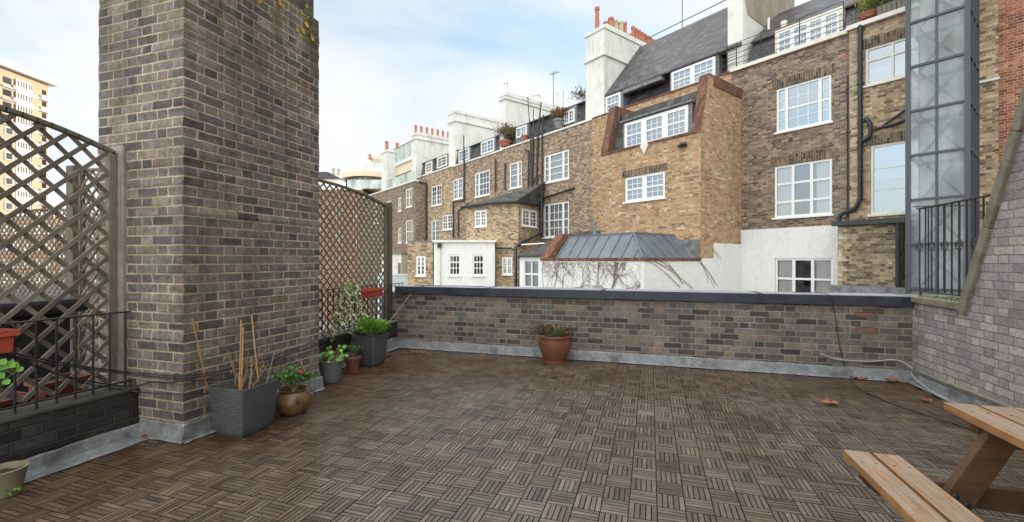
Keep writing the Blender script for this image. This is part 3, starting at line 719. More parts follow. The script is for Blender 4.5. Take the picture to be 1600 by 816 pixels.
# ---- H2: slate roofed house with the tan closet wing ----------------------------------------
h2 = thing('slate_roofed_house', 'tall house with steep slate roof, pot-lined white chimney and tan brick rear wing', 'house', F, (-6, 0, ZB))
PS = F.s(1158, 0)                                # the side plane of wing and extension
a0, a1 = F.s(926, 0), sL - .005
z2 = F.px(1099, 128, 0)[1]
shell(h2, M['tan'], a0, a1, ZB, z2, 0, 7.5)
mb = MB(); mb.box(a0, a1, -.04, .34, z2, z2+.06); mb.build('parapet_coping', M['red_coping'], h2)
ze = F.px(1120, 85, .15)[1]; zr2 = F.px(1100, 28, 3.)[1]
roof_prism(h2, [(.36, z2), (.75, ze-.02), (.12, ze), (.12, ze+.07), (3., zr2), (6.5, z2+.3), (6.5, z2)], a0+.25, a1+.3, 'slate')
# roof rail along the ridge
mb = MB(); p0 = F.px(1008, 62, 2.6); p1 = F.px(1140, -3, 2.6)
mb.tube([(p0[0], 2.6, p0[1]), (p1[0], 2.6, p1[1])], .022, 6); q = F.px(1066, 15, 2.6); mb.tube([(q[0], 2.6, q[1]-.9), (q[0], 2.6, q[1]+.55)], .02, 6)
mb.build('ridge_rail', M['steel'], h2)
# dormers of the main roof
for (x0, x1, ya, yb, lg) in ((948, 971, 150, 190, ((1, 3),)), (1051, 1119, 113, 150, ((1, 3), (1, 3)))):
    w = wpx(F, .2, x0, x1, ya, yb)
    mb = MB(); mb.box(w[0]-.1, w[1]+.12, .17, .9, z2, ze-.03); mb.build('dormer', M['lead'], h2)
    window(h2, (w[0], w[1], z2+.05, ze-.06), .16, lg, 4, sill=False, frameproud=True, glass='glass_blue', border=.1, mull=.2)
mb = MB(); w = F.px(985, 120, .1), F.px(1030, 105, .1)
mb.box(F.s(974, .1), F.s(1034, .1), .06, .3, ze-.22, ze-.05); mb.build('valley_gutter', M['lead'], h2)
# party chimney to the left
c0, c1 = F.s(915, .1), F.s(944, .1)
zc2 = CAMH + (CY-50)*22.9/FPX
zb2 = CAMH + (CY-92)*22.6/FPX
o = stack(h2, c0, c1, .1, 5.4, z2-1.2, zc2, 'stucco', band=zb2)
# sloping cement shoulder where the stack meets the roof
cm = (c0+c1)/2
lst = [(cm, .3, zc2-.02, .13, 1.15), (cm+.2, .75, zc2-.02, .14, .45), (cm+.2, 1.15, zc2-.02, .16, .8)]
pots(o, lst, 'pot_red')
pots(o, [(cm+.15, 1.55, zc2-.02, .17, .8), (cm+.2, 1.95, zc2-.02, .17, .85)], 'pot_buff')
pots(o, [(cm+.2, 2.3, zc2-.02, .12, .95), (cm+.2, 2.65, zc2-.02, .14, .4)] + [(cm+.2, 3.0+k*.27, zc2-.02, .115, .95-.02*k) for k in range(9)], 'pot_red')
# closet wing
WD = -2.9
w0 = F.s(939, WD)
zt = F.px(1095, 206, WD)[1]
hole = wpx(F, WD, 976, 1039, 278, 317)
wall = MB(); sheet(wall, w0, PS, ZB, zt, WD, [hole])
da, za = F.side(1108, 118, PS); db, zb = F.side(1158, 142, PS); zside = (za+zb)/2
prof = [(WD, ZB), (0, ZB), (0, zside), (da, zside), (WD, zt)]
wall.quad(*[(PS, q[0], q[1]) for q in prof]); wall.quad(*[(w0, q[0], q[1]) for q in reversed(prof)])
wall.build('wing_wall', M['tan'], h2)
window(h2, hole, WD, ((1, 3), (1, 3)), 4, arch=.27, sill=True, glass='glass_blue', mull=.2, border=.1, sillw=.05, rec=.04, curtain=((.05, .45, .0, .5, 'b'),))
mb = MB()
up = [(WD-.03, zt), (WD+.25, zt), (da+.3, zside-.3), (da+.3, zside+.07), (da, zside+.07)]
mb.prism(up, PS-.34, PS-.002, 0); mb.prism([(da+.3, zside-.3), (0, zside-.3), (0, zside+.07), (da+.3, zside+.07)], PS-.3, PS+.03, 0)
mb.prism(up, w0+.002, w0+.34, 0); mb.prism([(da+.3, zside-.3), (0, zside-.3), (0, zside+.07), (da+.3, zside+.07)], w0, w0+.34, 0)
mb.box(w0+.34, PS-.34, WD-.035, WD+.2, zt-.002, zt+.09)
mb.build('wing_coping', M['red_coping'], h2)
zwt = F.px(1096, 140, -2.0)[1]
roof_prism(h2, [(WD+.22, zt-.1), (-2.0, zwt), (-.02, zwt+.1), (-.02, zt-.1)], w0+.34, PS-.34, 'slate_moss', 'wing_roof')
dv = WD+.3
w = wpx(F, dv, 977, 1076, 194, 228)
mb = MB(); mb.box(w[0]-.12, w[1]+.14, dv+.002, dv+1.4, zt, w[3]+.06); mb.box(w[0]-.2, w[1]+.2, dv-.12, dv+1.4, w[3]+.06, w[3]+.12); mb.build('dormer', M['lead'], h2)
window(h2, (w[0], w[1], zt+.09, w[3]), dv, ((1, 3), (1, 3), (1, 3)), 4, sill=False, frameproud=True, glass='glass_blue', mull=.24, border=.12,
       curtain=None)
mb = MB(); x, z = F.px(1008, 232, WD); mb.prism([(x-.17, z+.1), (x-.1, z+.2), (x+.1, z+.2), (x+.17, z+.1), (x, z-.24)], WD-.09, WD-.002, 1); mb.build('alarm_box', M['cream'], h2, bevel=.015)
mb = MB(); x, z = F.px(1069, 227, WD); mb.lathe([(.02, -.08), (.11, -.06), (.13, 0), (.1, .07), (.02, .09)], (x, WD-.07, z), 12); mb.box(x-.2, x-.05, WD-.1, WD-.01, z-.05, z+.03); mb.build('wall_lamp', M['iron'], h2, smooth=40)
railing(h2, F.s(1119, .0), F.s(1150, .0), .05, z2+.1, z2+1.1, 4, .6)
# white ground floor on the wing side
zx2 = F.px(1000, 408, F.side(1006, 404, PS)[0])[1]+.10
mb = MB(); dq, zq = F.side(1115, 380, PS); mb.box(PS+.001, PS+.013, dq, -.02, ZB, zq); mb.box(PS+.001, PS+.012, WD+.001, dq-.001, ZB, zx2-.01); mb.build('painted_patch', M['white_brick'], h2)

# ---- zinc roofed extension with climber -------------------------------------------------------
XD = F.side(1006, 404, PS)[0]
x0 = F.s(846, XD); zx = F.px(1000, 408, XD)[1]
zx2 = zx+.10
xt = thing('zinc_roofed_extension', 'white painted extension with grey zinc hipped roof, behind the coping at the centre', 'extension', F, ((x0+PS)/2, XD, ZB))
mb = MB(); mb.box(x0, PS+.002, XD, WD-.002, ZB, zx); mb.build('wall', M['white_brick'], xt)
mb = MB(); mb.box(x0-.03, PS+.03, XD-.03, XD+.22, zx, zx2); mb.box(PS-.22, PS+.03, XD+.22, WD-.004, zx, zx2); mb.build('brick_coping', M['red_coping'], xt)
RD = XD+.85
rz = F.px(990, 364, RD)[1]; rs = F.s(990, RD)
xu = x0+.62
mb = MB()
A, B_, C_, D_ = (xu, XD+.2, zx2), (PS-.2, XD+.2, zx2), (rs, RD, rz), (xu, RD, rz)
mb.quad(A, B_, C_, D_)
E, G = (PS-.2, WD-.01, zx2), (rs, WD-.01, rz)
mb.quad(B_, E, G, C_); mb.quad(D_, C_, G, (xu, WD-.01, rz)); mb.quad((xu, XD+.2, zx2), (xu, RD, rz), (xu, WD-.01, rz), (xu, WD-.01, zx2))
mb.build('zinc_roof', M['lead_roof'], xt)
mb = MB()
n_ = int((rs-xu)/.48)
for k in range(n_+2):
    s = xu+.05+k*.48
    if s < rs-.05: mb.bar((s, XD+.2, zx2+.015), (s, RD, rz+.015), .03, .04)
    elif s < PS-.3:
        t = (PS-.2-s)/(PS-.2-rs); mb.bar((s, XD+.2, zx2+.015), (s, XD+.2+(RD-XD-.2)*t, zx2+(rz-zx2)*t+.015), .03, .04)
k = 0; y = XD+.5
while y < WD-.1:
    t = min(1, (y-XD-.2)/(RD-XD-.2)); mb.bar((PS-.2, y, zx2+.015), (PS-.2+(rs-PS+.2)*t, y, zx2+(rz-zx2)*t+.015), .03, .04); y += .48
mb.bar(B_, C_, .05, .05, ext=.01); mb.bar(D_, C_, .06, .05, ext=.01); mb.bar(C_, G, .06, .05, ext=-.01)
mb.build('standing_seams', M['lead_roof'], xt)
mb = MB(); mb.prism([(XD-.03, zx2), (XD+.35, zx2), (RD+.25, rz+.0), (RD+.25, rz+.12), (RD-.05, rz+.12)], x0-.04, x0+.38, 0); mb.prism([(RD+.25, zx2), (WD-.02, zx2), (WD-.02, rz+.12), (RD+.25, rz+.12)], x0-.02, x0+.36, 0)
mb.build('party_upstand', M['red_coping'], xt)
mb = MB(); mb.quad((x0+.38, XD+.36, zx2+.02), (xu, XD+.2, zx2+.02), (xu, RD, rz), (x0+.38, RD+.2, rz-.05)); mb.build('lead_valley', M['lead'], xt)
q0 = F.side(1066, 366, PS); q1 = F.side(1090, 400, PS)
mb = MB(); mb.box(PS-.9, PS-.03, WD-.32, WD-.006, zx2, zx2+.62); mb.build('lead_box', M['lead'], xt)
xf, zf = F.px(929, 346, WD-.5); mb = MB(); mb.tube([(xf, WD-.5, rz-.1), (xf, WD-.5, zf-.05)], .075, 12); mb.tube([(xf, WD-.5, zf-.1), (xf, WD-.5, zf)], .1, 12); mb.build('flue_pipe', M['lead'], xt, smooth=50)

# the climber: bare stems over the white wall
def climber():
    root = thing('climbing_plant', 'leafless climber with tangled twigs on the white extension wall', 'climber', F, (F.s(930, XD), XD, ZB))
    st, tw = MB(), MB()
    zt_ = zx-.02
    def grow(x, z, ang, L, rad, depth, mbx):
        pts = [(x, XD-.015-rad, z)]; n = max(3, int(L/.09))
        for k in range(n):
            ang += rnd.uniform(-.33, .33); x += math.cos(ang)*L/n; z += math.sin(ang)*L/n
            if z > zt_: z = zt_-rnd.random()*.05; ang = rnd.choice((-.5, -2.6, -1.1, -2.0))
            if x < x0+.05 or x > PS-.12: x = min(max(x, x0+.05), PS-.12); ang = math.pi-ang+rnd.uniform(-.4, .4)
            z = max(z, .1)
            pts.append((x, XD-.012-rad-rnd.random()*.012, z))
            if depth > 0 and rnd.random() < .44:
                grow(x, z, ang+rnd.choice((-1, 1))*rnd.uniform(.4, 1.2), L*rnd.uniform(.35, .7), rad*.6, depth-1, tw)
        mbx.tube(pts, [rad*.85*(1-.6*k/n) for k in range(n+1)], 4)
    for (px_, a, L, r_) in ((958, 1.25, 1.3, .022), (930, 1.7, 1.1, .016), (866, .75, 1.9, .014), (900, .5, 1.7, .013), (880, 1.2, 1.2, .012), (985, 1.9, 1.0, .011), (1000, 2.3, .9, .008), (915, 2.4, .9, .01), (970, .9, .9, .01), (850, 1.4, 1., .01), (945, 2.2, 1., .011), (992, 1.3, 1.1, .01), (855, 1.7, 1., .009), (985, .7, .6, .008)):
        grow(F.s(px_, XD), .2+rnd.random()*.3, a, L, r_, 3, st)
    for k in range(16):
        x = x0+.3+rnd.random()*(PS-x0-1.2); pts = [(x, XD-.02, zt_)]
        z = zt_; a = rnd.uniform(-.5, .5)
        for j in range(7): x += .03*math.sin(a)+rnd.uniform(-.02, .03); z -= .035; pts.append((x, XD-.03, z))
        tw.tube(pts, .005, 4)
    # strands hanging on the side wall
    for (pa, pb, ya, yb) in ((1012, 1060, 408, 446), (1022, 1078, 409, 448), (1040, 1066, 409, 440), (1092, 1120, 408, 447), (1095, 1112, 410, 440), (1115, 1124, 392, 402), (1030, 1050, 408, 420)):
        for rep in range(2):
            A = F.side(pa+rnd.uniform(-2, 2), ya, PS+.02); B2 = F.side(pb+rnd.uniform(-6, 6), yb+3, PS+.02); pts = []
            for k in range(9):
                t = k/8; pts.append((PS+.02, A[0]+(B2[0]-A[0])*t+rnd.uniform(-.03, .03), A[1]+(B2[1]-A[1])*(t**1.3)+rnd.uniform(-.015, .015)))
            tw.tube(pts, .0055, 4)
    st.build('main_stem', M['twig'], root); tw.build('twigs', M['twig'], root)
climber()

# ---- H3, H4, H5 ---------------------------------------------------------------------------
def rear_house(label, mat, p0, p1, wins, dorm, roofend, zpx, s0=None, s1=None, arches=False):
    s0 = F.s(p0, 0) if s0 is None else s0; s1 = F.s(p1, 0) if s1 is None else s1
    h = thing('terraced_house', label, 'house', F, ((s0+s1)/2, 0, ZB), 'brown brick terraced houses')
    ztop = F.px(*zpx, 0)[1]
    holes = [wpx(F, 0, *w[:4]) for w in wins]
    shell(h, M[mat], s0, s1, ZB, ztop, 0, 7.5, holes)
    for w, ho in zip(wins, holes):
        window(h, ho, 0, w[4], w[5], rec=.03, barw=.035, glass=w[6] if len(w) > 6 else 'glass', curtain=w[7] if len(w) > 7 else None, border=.1, mull=.14)
    mb = MB(); mb.box(s0, s1, -.06, .3, ztop, ztop+.1); mb.build('parapet_coping', M['stucco'], h)
    ze_ = F.px(roofend[0], roofend[1], .5)[1]
    roof_prism(h, [(.3, ztop), (.6, ze_-.03), (.42, ze_), (.42, ze_+.06), (3.2, ze_+.25), (6.8, ze_+.25), (6.8, ztop)], s0+.05, s1-.05, 'slate_moss')
    for (x0_, x1_, ya, yb, lg) in dorm:
        w = wpx(F, .4, x0_, x1_, ya, yb)
        mb = MB(); mb.box(w[0]-.12, w[1]+.12, .38, 1.1, ztop+.05, ze_-.02); mb.build('dormer', M['lead'], h)
        window(h, (w[0], w[1], max(w[2], ztop+.12), min(w[3], ze_-.05)), .36, lg, 3, sill=False, frameproud=True, glass='glass_blue', border=.1, barw=.035, rail=False)
    return h, s0, s1, ztop, ze_
full = ((0, 1, 0, 1, 'b'),)
S3, S4, S5 = F.s(790, .2), F.s(711, .2), F.s(667, 0)
h3, p, q, zt3, ze3 = rear_house('sooty brown brick house with a bundle of black waste pipes, left of tan wing', 'brown', 790, 926,
    [(850, 889, 244, 287, ((.3, 1), (1, 1), (.3, 1)), 4, 'glass', full), (849, 889, 320, 372, ((.3, 1), (1, 3), (.3, 1)), 4, 'glass', full), (796, 815, 256, 296, ((1, 1), (.3, 1)), 4, 'glass', full)],
    [(808, 824, 201, 217, ((1, 2), (1, 2))), (882, 899, 176, 196, ((1, 2), (1, 2)))], (914, 160), (925, 188), S3+.0, a0-.004)
h4, p, q, zt4, ze4 = rear_house('middle brown brick house with a sixteen-pane window above the bay roof', 'brown', 711, 790,
    [(742, 765, 271, 309, ((.3, 1), (1, 3)), 4, 'glass'), (708, 723, 281, 313, ((1, 2), (1, 2)), 4, 'glass', full)],
    [(718, 734, 235, 255, ((1, 2), (1, 2))), (753, 773, 222, 243, ((1, 2), (1, 2)))], (772, 216), (772, 240), S4+.004, S3-.004)
h5, p, q, zt5, ze5 = rear_house('narrow tan-brown brick house with four white sash windows beside the projecting closet wing', 'yellow', 667, 711,
    [(674, 690, 292, 323, ((1, 2), (1, 2)), 4), (674, 686, 345, 378, ((1, 2), (1, 2)), 4), (691, 707, 337, 360, ((1, 2), (1, 2)), 4)],
    [(666, 676, 256, 272, ((1, 2),)), (684, 699, 247, 264, ((1, 2),))], (701, 241), (702, 262), S5-2., S4-.004)

def party_stack(h, pf0, pf1, ytop, yband, d0, D, zbase, Zc, red):
    c0_, c1_ = F.s(pf0, d0), F.s(pf1, d0)
    pt = F.world(c1_, d0, 0); Z = -pt.x*math.sin(YAW)+pt.y*math.cos(YAW)
    ztop = CAMH+(CY-ytop)*Z/FPX; zband = CAMH+(CY-yband)*Z/FPX if yband else None
    o = stack(h, c0_, c1_, d0, d0+D, zbase-1, ztop, 'stucco', zband)
    return o, (c0_+c1_)/2, ztop
o, cm, zt_ = party_stack(h3, 781, 790, 143, 153, .3, 5.5, zt3, 0, 0)
pots(o, [(cm, .6, zt_, .2, .75), (cm, 2.6, zt_-.02, .13, .8), (cm, 3.3, zt_-.02, .3, .55), (cm, 5.3, zt_-.02, .15, 1.3)], 'stucco')
mb = MB(); mb.tube([(cm, 4.9, zt_-.1), (cm, 4.9, zt_+2.6)], .025, 6); mb.tube([(cm-.3, 4.9, zt_+2.5), (cm+.6, 4.9, zt_+2.4)], .018, 5)
for k in range(5): mb.tube([(cm-.2+k*.16, 4.65, zt_+2.48), (cm-.2+k*.16, 5.15, zt_+2.48)], .01, 4)
mb.tube([(cm, 5.9, zt_-.3), (cm, 5.9, zt_+1.5)], .02, 6); mb.build('aerial', M['steel'], o)
o, cm, zt_ = party_stack(h4, 701, 711, 171, 188, .3, 6.2, zt4, 0, 0)
pots(o, [(cm, .6+k*.62, zt_-.03, .14, .22 if k < 3 else .5) for k in range(10)], 'stucco')
o, cm, zt_ = party_stack(h5, 643, 650, 206, 216, .3, 6., zt5, 0, 0)
pots(o, [(cm, .5+k*.56, zt_-.03, .13, .75) for k in range(10)], 'pot_red')
# waste pipes of H3
wp = lambda x, y, dd=-.1: (F.s(x, dd), dd, F.px(x, y, dd)[1])
for pts, r_ in (([wp(846, 161), wp(840, 215), wp(838, 300), wp(836, 378)], .06), ([wp(849, 180), wp(847, 215), wp(846, 370)], .05), ([wp(834, 170), wp(834, 205)], .04), ([wp(825, 152), wp(829, 210), wp(830, 300)], .04), ([wp(833, 205), wp(831, 300), wp(826, 302)], .06),
               ([wp(843, 211), wp(828, 208)], .045), ([wp(842, 275), wp(836, 279), wp(830, 292), wp(826, 302)], .035), ([wp(851, 309), wp(897, 294)], .055), ([wp(826, 240), wp(825, 300)], .05), ([wp(820, 233), wp(826, 237), wp(826, 244)], .05), ([wp(826, 302), wp(834, 309), wp(845, 312)], .05)):
    pipe(h3, pts, r_)
# H4 pipes
for pts, r_ in (([wp(725, 212), wp(725, 313)], .06), ([wp(774, 249), wp(774, 300)], .05), ([wp(789, 255), wp(789, 297)], .05), ([wp(725, 313), wp(708, 316), wp(708, 372)], .055), ([wp(731, 318), wp(716, 330), wp(716, 370)], .05)):
    pipe(h4, pts, r_)

# ---- H6: dark far house with modern glazed roof ------------------------------------------------
d6 = -1.08
f1 = F.s(649, d6); f0 = F.s(566, d6)
h6 = thing('far_brick_house', 'long brown brick house with glass balconies and tan rooftop rooms, far left of the row', 'house', F, ((f0+f1)/2, d6, ZB))
zt6 = F.px(649, 283, d6)[1]
wins6 = [wpx(F, d6, 634, 644, 296, 325), wpx(F, d6, 622, 627, 309, 331), wpx(F, d6, 622, 627, 356, 380), wpx(F, d6, 634, 645, 345, 380), wpx(F, d6, 604, 611, 315, 330), wpx(F, d6, 585, 591, 320, 350)]
shell(h6, M['brown_dark'], f0, f1, ZB, zt6, d6, 8.5, wins6)
for k, ho in enumerate(wins6): window(h6, ho, d6, ((1, 1), (1, 1)) if k != 3 else ((1, 1),), 2 if k != 3 else 1, glass='glass' if k in (0, 3) else 'glass_dark', border=.1, mull=.08, rec=.03, curtain=full if k in (0, 3) else None)
mb = MB(); mb.box(f0, f1, d6-.06, d6+.3, zt6, zt6+.12); mb.build('parapet_coping', M['stucco'], h6)
mb = MB(); wz = wpx(F, d6+1.6, 604, 646, 282, 290)
zA = F.px(640, 252, d6+1.6)[1]
s_a, s_b = F.s(602, d6+1.6), F.s(648, d6+1.6)
mb.box(s_a, s_b, d6+1.6, d6+6, zt6, zA); mb.build('penthouse', M['tan_render'], h6)
mb = MB(); mb.box(s_a, s_b, d6+1.45, d6+6.1, zA, zA+.3); mb.build('roof_edge', M['stucco'], h6)
mb = MB(); mb.box(s_a, s_b-.1, d6+1.55, d6+1.6, zA+.35, zA+1.75); mb.build('glass_balustrade', M['glass_green'], h6)
mb = MB(); mb.box(s_a, s_b-.1, d6+1.54, d6+1.61, zA+1.75, zA+1.82); mb.build('handrail', M['steel'], h6)
w = wpx(F, d6+1.55, 614, 643, 278, 292); window(h6, (w[0], w[1], zt6+.15, zt6+1.75), d6+1.55, ((1, 1), (1, 1), (1, 1), (1, 1)), 1, rail=False, sill=False, frameproud=True, paint='steel', glass='glass')
mb = MB(); mb.box(F.s(602, d6), f1-.3, d6+.05, d6+.08, zt6+.1, zt6+.95); mb.build('balcony_glass', M['glass_green'], h6)
o, cm, zt_ = party_stack(h6, 596, 604, 233, 236, d6+.6, 3.5, zt6, 0, 0)
pots(o, [(cm, d6+.9, zt_-.02, .19, .95), (cm, d6+2.0, zt_-.02, .19, .95)], 'pot_red')
pipe(h6, [(f1+.05, d6+.3, zt6-.05), (F.s(666, -.12), -.12, zt6-.1), (F.s(666, -.12), -.12, F.px(666, 376, -.12)[1])], .07)
mb = MB(); a, b, c, e = wpx(F, d6-.3, 627, 647, 336, 345); mb.box(F.s(652, d6+.6), F.s(652, d6+.6)+.01, d6+.3, d6+.9, 3, 4.3)
mb.build('side_panel', M['dark_room'], h6)

# ---- end block facing us, with the curved penthouse -------------------------------------------
KZ = 47.2
kb = thing('corner_apartment_block', 'brown brick block closing the street end, with a curved glazed penthouse on top', 'building', K, (K.s(520, KZ), KZ, ZB))
kz = K.px(540, 297, KZ)[1]; k0, k1 = K.s(440, KZ), K.s(566, KZ)-.02
kw = [wpx(K, KZ, 524, 530, y, y+16) for y in (322, 360, 398)] + [wpx(K, KZ, 552, 557, y, y+16) for y in (330, 372)]
shell(kb, M['old_red'], k0, k1, ZB, kz, KZ, 9, kw)
for ho in kw: window(kb, ho, KZ, ((1, 1),), 2, border=.07, barw=.05, rec=.08, glass='glass_dark', paint='cream', sill=False, curtain=())
mb = MB(); mb.box(k0, k1, KZ-.1, KZ+.3, kz, kz+.2); mb.build('parapet_coping', M['stucco'], kb)
# penthouse: bowed front
def bow(x0_, x1_, depth, z0_, z1_, dy, mat, name, ext=0.):
    n = 12; poly = []
    for k in range(n+1):
        t = k/n; poly.append((x0_-ext+(x1_-x0_+2*ext)*t, KZ+dy-ext-depth*math.sin(math.pi*t)**.7))
    poly += [(x1_+ext, KZ+7), (x0_-ext, KZ+7)]
    mb = MB(); mb.prism(poly, z0_, z1_, 2); return mb.build(name, M[mat], kb)
pa, pb = K.s(529, KZ), K.s(598, KZ)
zp0, zp1 = kz+.2, K.px(560, 274, KZ)[1]
bow(pa, pb, 1.6, zp0, zp1, 2.2, 'glass_dark', 'penthouse_glazing')
bow(pa+.3, pb-.3, 1.4, zp0, zp1-.02, 2.6, 'tan_render', 'penthouse_wall')
bow(pa, pb, 1.6, zp1, K.px(560, 266, KZ)[1], 2.2, 'tan_render', 'penthouse_roof', .35)
mb = MB()
for k in range(9):
    t = k/8; x = pa+(pb-pa)*t; y = KZ+2.2-1.6*math.sin(math.pi*t)**.7-.03; mb.box(x-.05, x+.05, y-.05, y+.05, zp0, zp1)
mb.build('mullions', M['steel'], kb)
mb = MB(); mb.box(K.s(541, KZ), K.s(598, KZ), KZ+.3, KZ+.34, zp0, zp0+.95); mb.build('balcony_glass', M['glass_green'], kb)
mb = MB(); zg = K.px(580, 268, KZ+3)[1]; mb.box(K.s(570, KZ+3), K.s(600, KZ+3), KZ+3, KZ+3.05, zg, zg+1.1); mb.build('roof_balustrade', M['glass_green'], kb)
mb = MB(); mb.box(K.s(561, KZ+4), K.s(578, KZ+4), KZ+4, KZ+5, zg-1, K.px(570, 250, KZ+4)[1]); mb.build('plant_room', M['stucco'], kb)
pots(kb, [(K.s(579, KZ+5), KZ+5, K.px(579, 251, KZ+5)[1], .25, .7)], 'pot_red')
mb = MB(); mb.lathe([(1.1, 0), (1.25, .3), (1.25, .7), (1., .8)], (K.s(589, KZ+6), KZ+6, K.px(589, 251, KZ+6)[1]), 16); mb.build('water_tank', M['stucco'], kb, smooth=40)
# distant white house
KW = 75.
dh = thing('distant_white_house', 'far white rendered house with two chimney pots, just right of the brick pier', 'house', K, (K.s(512, KW), KW, ZB))
z = K.px(512, 280, KW)[1]; a, b = K.s(460, KW), K.s(531, KW)
mb = MB(); mb.box(a, b, KW, KW+8, ZB, z); mb.build('wall', M['stucco'], dh)
mb = MB(); mb.prism([(a-.2, z), (b+.2, z), (b-2, z+1.2), (a+2, z+1.2)], KW-.2, KW+8.2, 1); mb.build('roof', M['slate'], dh)
pots(dh, [(K.s(514, KW), KW+2, z+1.2, .3, 1.), (K.s(522, KW), KW+2, z+1.1, .3, 1.)], 'pot_buff')

# ---- canted bay wing ---------------------------------------------------------------------------
def cw(px, Z):
    """frame coordinates of a photo column at forward distance Z"""
    r = ray(px); w = (Z*r[0]-F.o[0], Z*r[1]-F.o[1]); return (w[0]*F.es[0]+w[1]*F.es[1], w[0]*F.ed[0]+w[1]*F.ed[1])
zev = 4.53
P1, P2, P3, P4 = cw(729, 26.), cw(775, 24.2), cw(810, 23.7), cw(842, 25.6)
bay = thing('bay_wing', 'yellow brick rear wing with canted corner and mossy slate roof, right of the white extension', 'extension', F, (P2[0], -1.5, ZB))
foot = [P1, P2, P3, (P4[0], -.01), (P1[0], -.01)]
mb = MB()
for a, b in zip(foot, foot[1:]+foot[:1]): mb.quad((*a, ZB), (*b, ZB), (*b, zev), (*a, zev))
mb.quad(*[(*q, zev) for q in foot]); mb.build('wall', M['yellow'], bay)
# hipped slate roof
rz_ = F.px(815, 298, -.02)[1]
ov = [(P1[0]-.2, P1[1]-.25), (P2[0]+.03, P2[1]-.3), (P3[0]+.15, P3[1]-.22), (P4[0]+.25, -.02)]
mb = MB(); top = [(P1[0], -.02), (P2[0], -.02), (P3[0]-.3, -.02)]
zo = [zev+.05]*4
mb.quad((*ov[0], zo[0]), (*ov[1], zo[1]), (*top[1], rz_), (*top[0], rz_)); mb.quad((*ov[1], zo[1]), (*ov[2], zo[2]), (*top[2], rz_+.25), (*top[1], rz_)); mb.quad((*ov[2], zo[2]), (*ov[3], zo[3]), (*top[2], rz_+.25))
mb.quad(*[(*q, zev+.02) for q in (*ov, (P1[0]-.2, -.02))])
mb.build('roof', M['slate_moss'], bay)
mb = MB(); mb.tube([(*q, zev+.0) for q in ov], .07, 6); mb.build('gutter', M['pipe'], bay)
def cant_window(A, B, px0, px1, y0, y1, lights, rows, parent, curtain=True):
    """window on the wall between plan points A and B, proud of the brick"""
    fr = Frame(tuple(F.world(A[0], A[1], 0))[:2], F.ang+math.atan2(B[1]-A[1], B[0]-A[0]))
    h = wpx(fr, 0, px0, px1, y0, y1)
    root = parent
    # convert the window meshes into the parent's frame
    class Proxy: pass
    global MB
    base = MB
    class MB2(base):
        def build(self, *a, **k):
            c, s = math.cos(fr.ang-F.ang), math.sin(fr.ang-F.ang)
            if not getattr(self, 'done', False):
                self.v = [(A[0]+x*c-y*s, A[1]+x*s+y*c, z) for (x, y, z) in self.v]; self.done = True
            return base.build(self, *a, **k)
    MB = MB2
    try: window(root, h, -.04, lights, rows, rec=0., barw=.03, border=.09, sill=True, curtain=None, glass='glass', mull=.12)
    finally: MB = base
cant_window(P1, P2, 743, 761, 330, 355, ((1, 2), (1, 2)), 4, bay)
cant_window(P3, (P4[0], -.01), 815, 838, 326, 353, ((1, 2), (1, 2)), 4, bay)
cant_window(P2, P3, 785, 801, 402, 429, ((1, 2), (1, 2)), 3, bay)
bp = lambda x, y, Z: (*cw(x, Z), CAMH+(CY-y)*Z/FPX)
pipe(bay, [bp(846, 300, 25.2), bp(846, 363, 25.2), bp(808, 384, 23.5), bp(806, 388, 23.4), bp(806, 452, 23.4)], .085)
pipe(bay, [bp(773, 384, 23.8), bp(776, 388, 23.8), bp(799, 388, 23.5), bp(805, 392, 23.4)], .05, collars=False)

# ---- low white extension and low yellow extension ------------------------------------------------
WZ = 23.5
we = thing('white_extension', 'low white painted brick extension with two small-paned windows, left of the canted bay', 'extension', K, (K.s(725, WZ), WZ, ZB))
zt = K.px(725, 379, WZ)[1]; a, b = K.s(678, WZ), K.s(773, WZ)
hs = [wpx(K, WZ, 701, 720, 398, 431), wpx(K, WZ, 738, 757, 398, 431)]
shell(we, M['white_brick'], a, b, ZB, zt, WZ, 4.2, hs)
for ho in hs: window(we, ho, WZ, ((1, 3),), 3, rail=False, trans=(.66,), barw=.04, border=.09, glass='glass_dark', rec=.03)
for hx in (hs[0],):
    mb = MB(); mb.box(hx[0]+.1, hx[0]+.2, WZ+.16, WZ+.2, hx[2]+.1, hx[2]+.24); mb.box(hx[1]-.22, hx[1]-.12, WZ+.16, WZ+.2, hx[2]+.1, hx[2]+.24); mb.build('red_ornament', M['red_plastic'], we)
mb = MB(); mb.box(a-.05, b+.08, WZ-.12, WZ+4.3, zt, zt+.12); mb.build('roof', M['stucco'], we, bevel=.01)
mb = MB(); x = K.s(687, WZ-.06); mb.box(x-.1, x+.1, WZ-.2, WZ-.002, zt-.28, zt-.04); hop = mb.build('hopper_head', M['pipe'], we)
pipe(we, [(x, WZ-.07, zt-.28), (x, WZ-.07, -1)], .05, 'stucco')
ye = thing('yellow_extension', 'low yellow brick extension with a single white sash, left of the white extension', 'extension', K, (K.s(657, WZ), WZ, ZB))
a2 = K.s(637, WZ); zt = K.px(657, 378, WZ)[1]; ho = wpx(K, WZ, 650, 665, 400, 431)
shell(ye, M['yellow'], a2, a-.06, ZB, zt, WZ, 4, [ho]); window(ye, ho, WZ, ((1, 1), (1, 1)), 4, barw=.035, border=.1, rec=.03)
mb = MB(); mb.box(a2-.03, a-.06, WZ-.03, WZ+4, zt, zt+.06); mb.build('roof', M['lead'], ye)
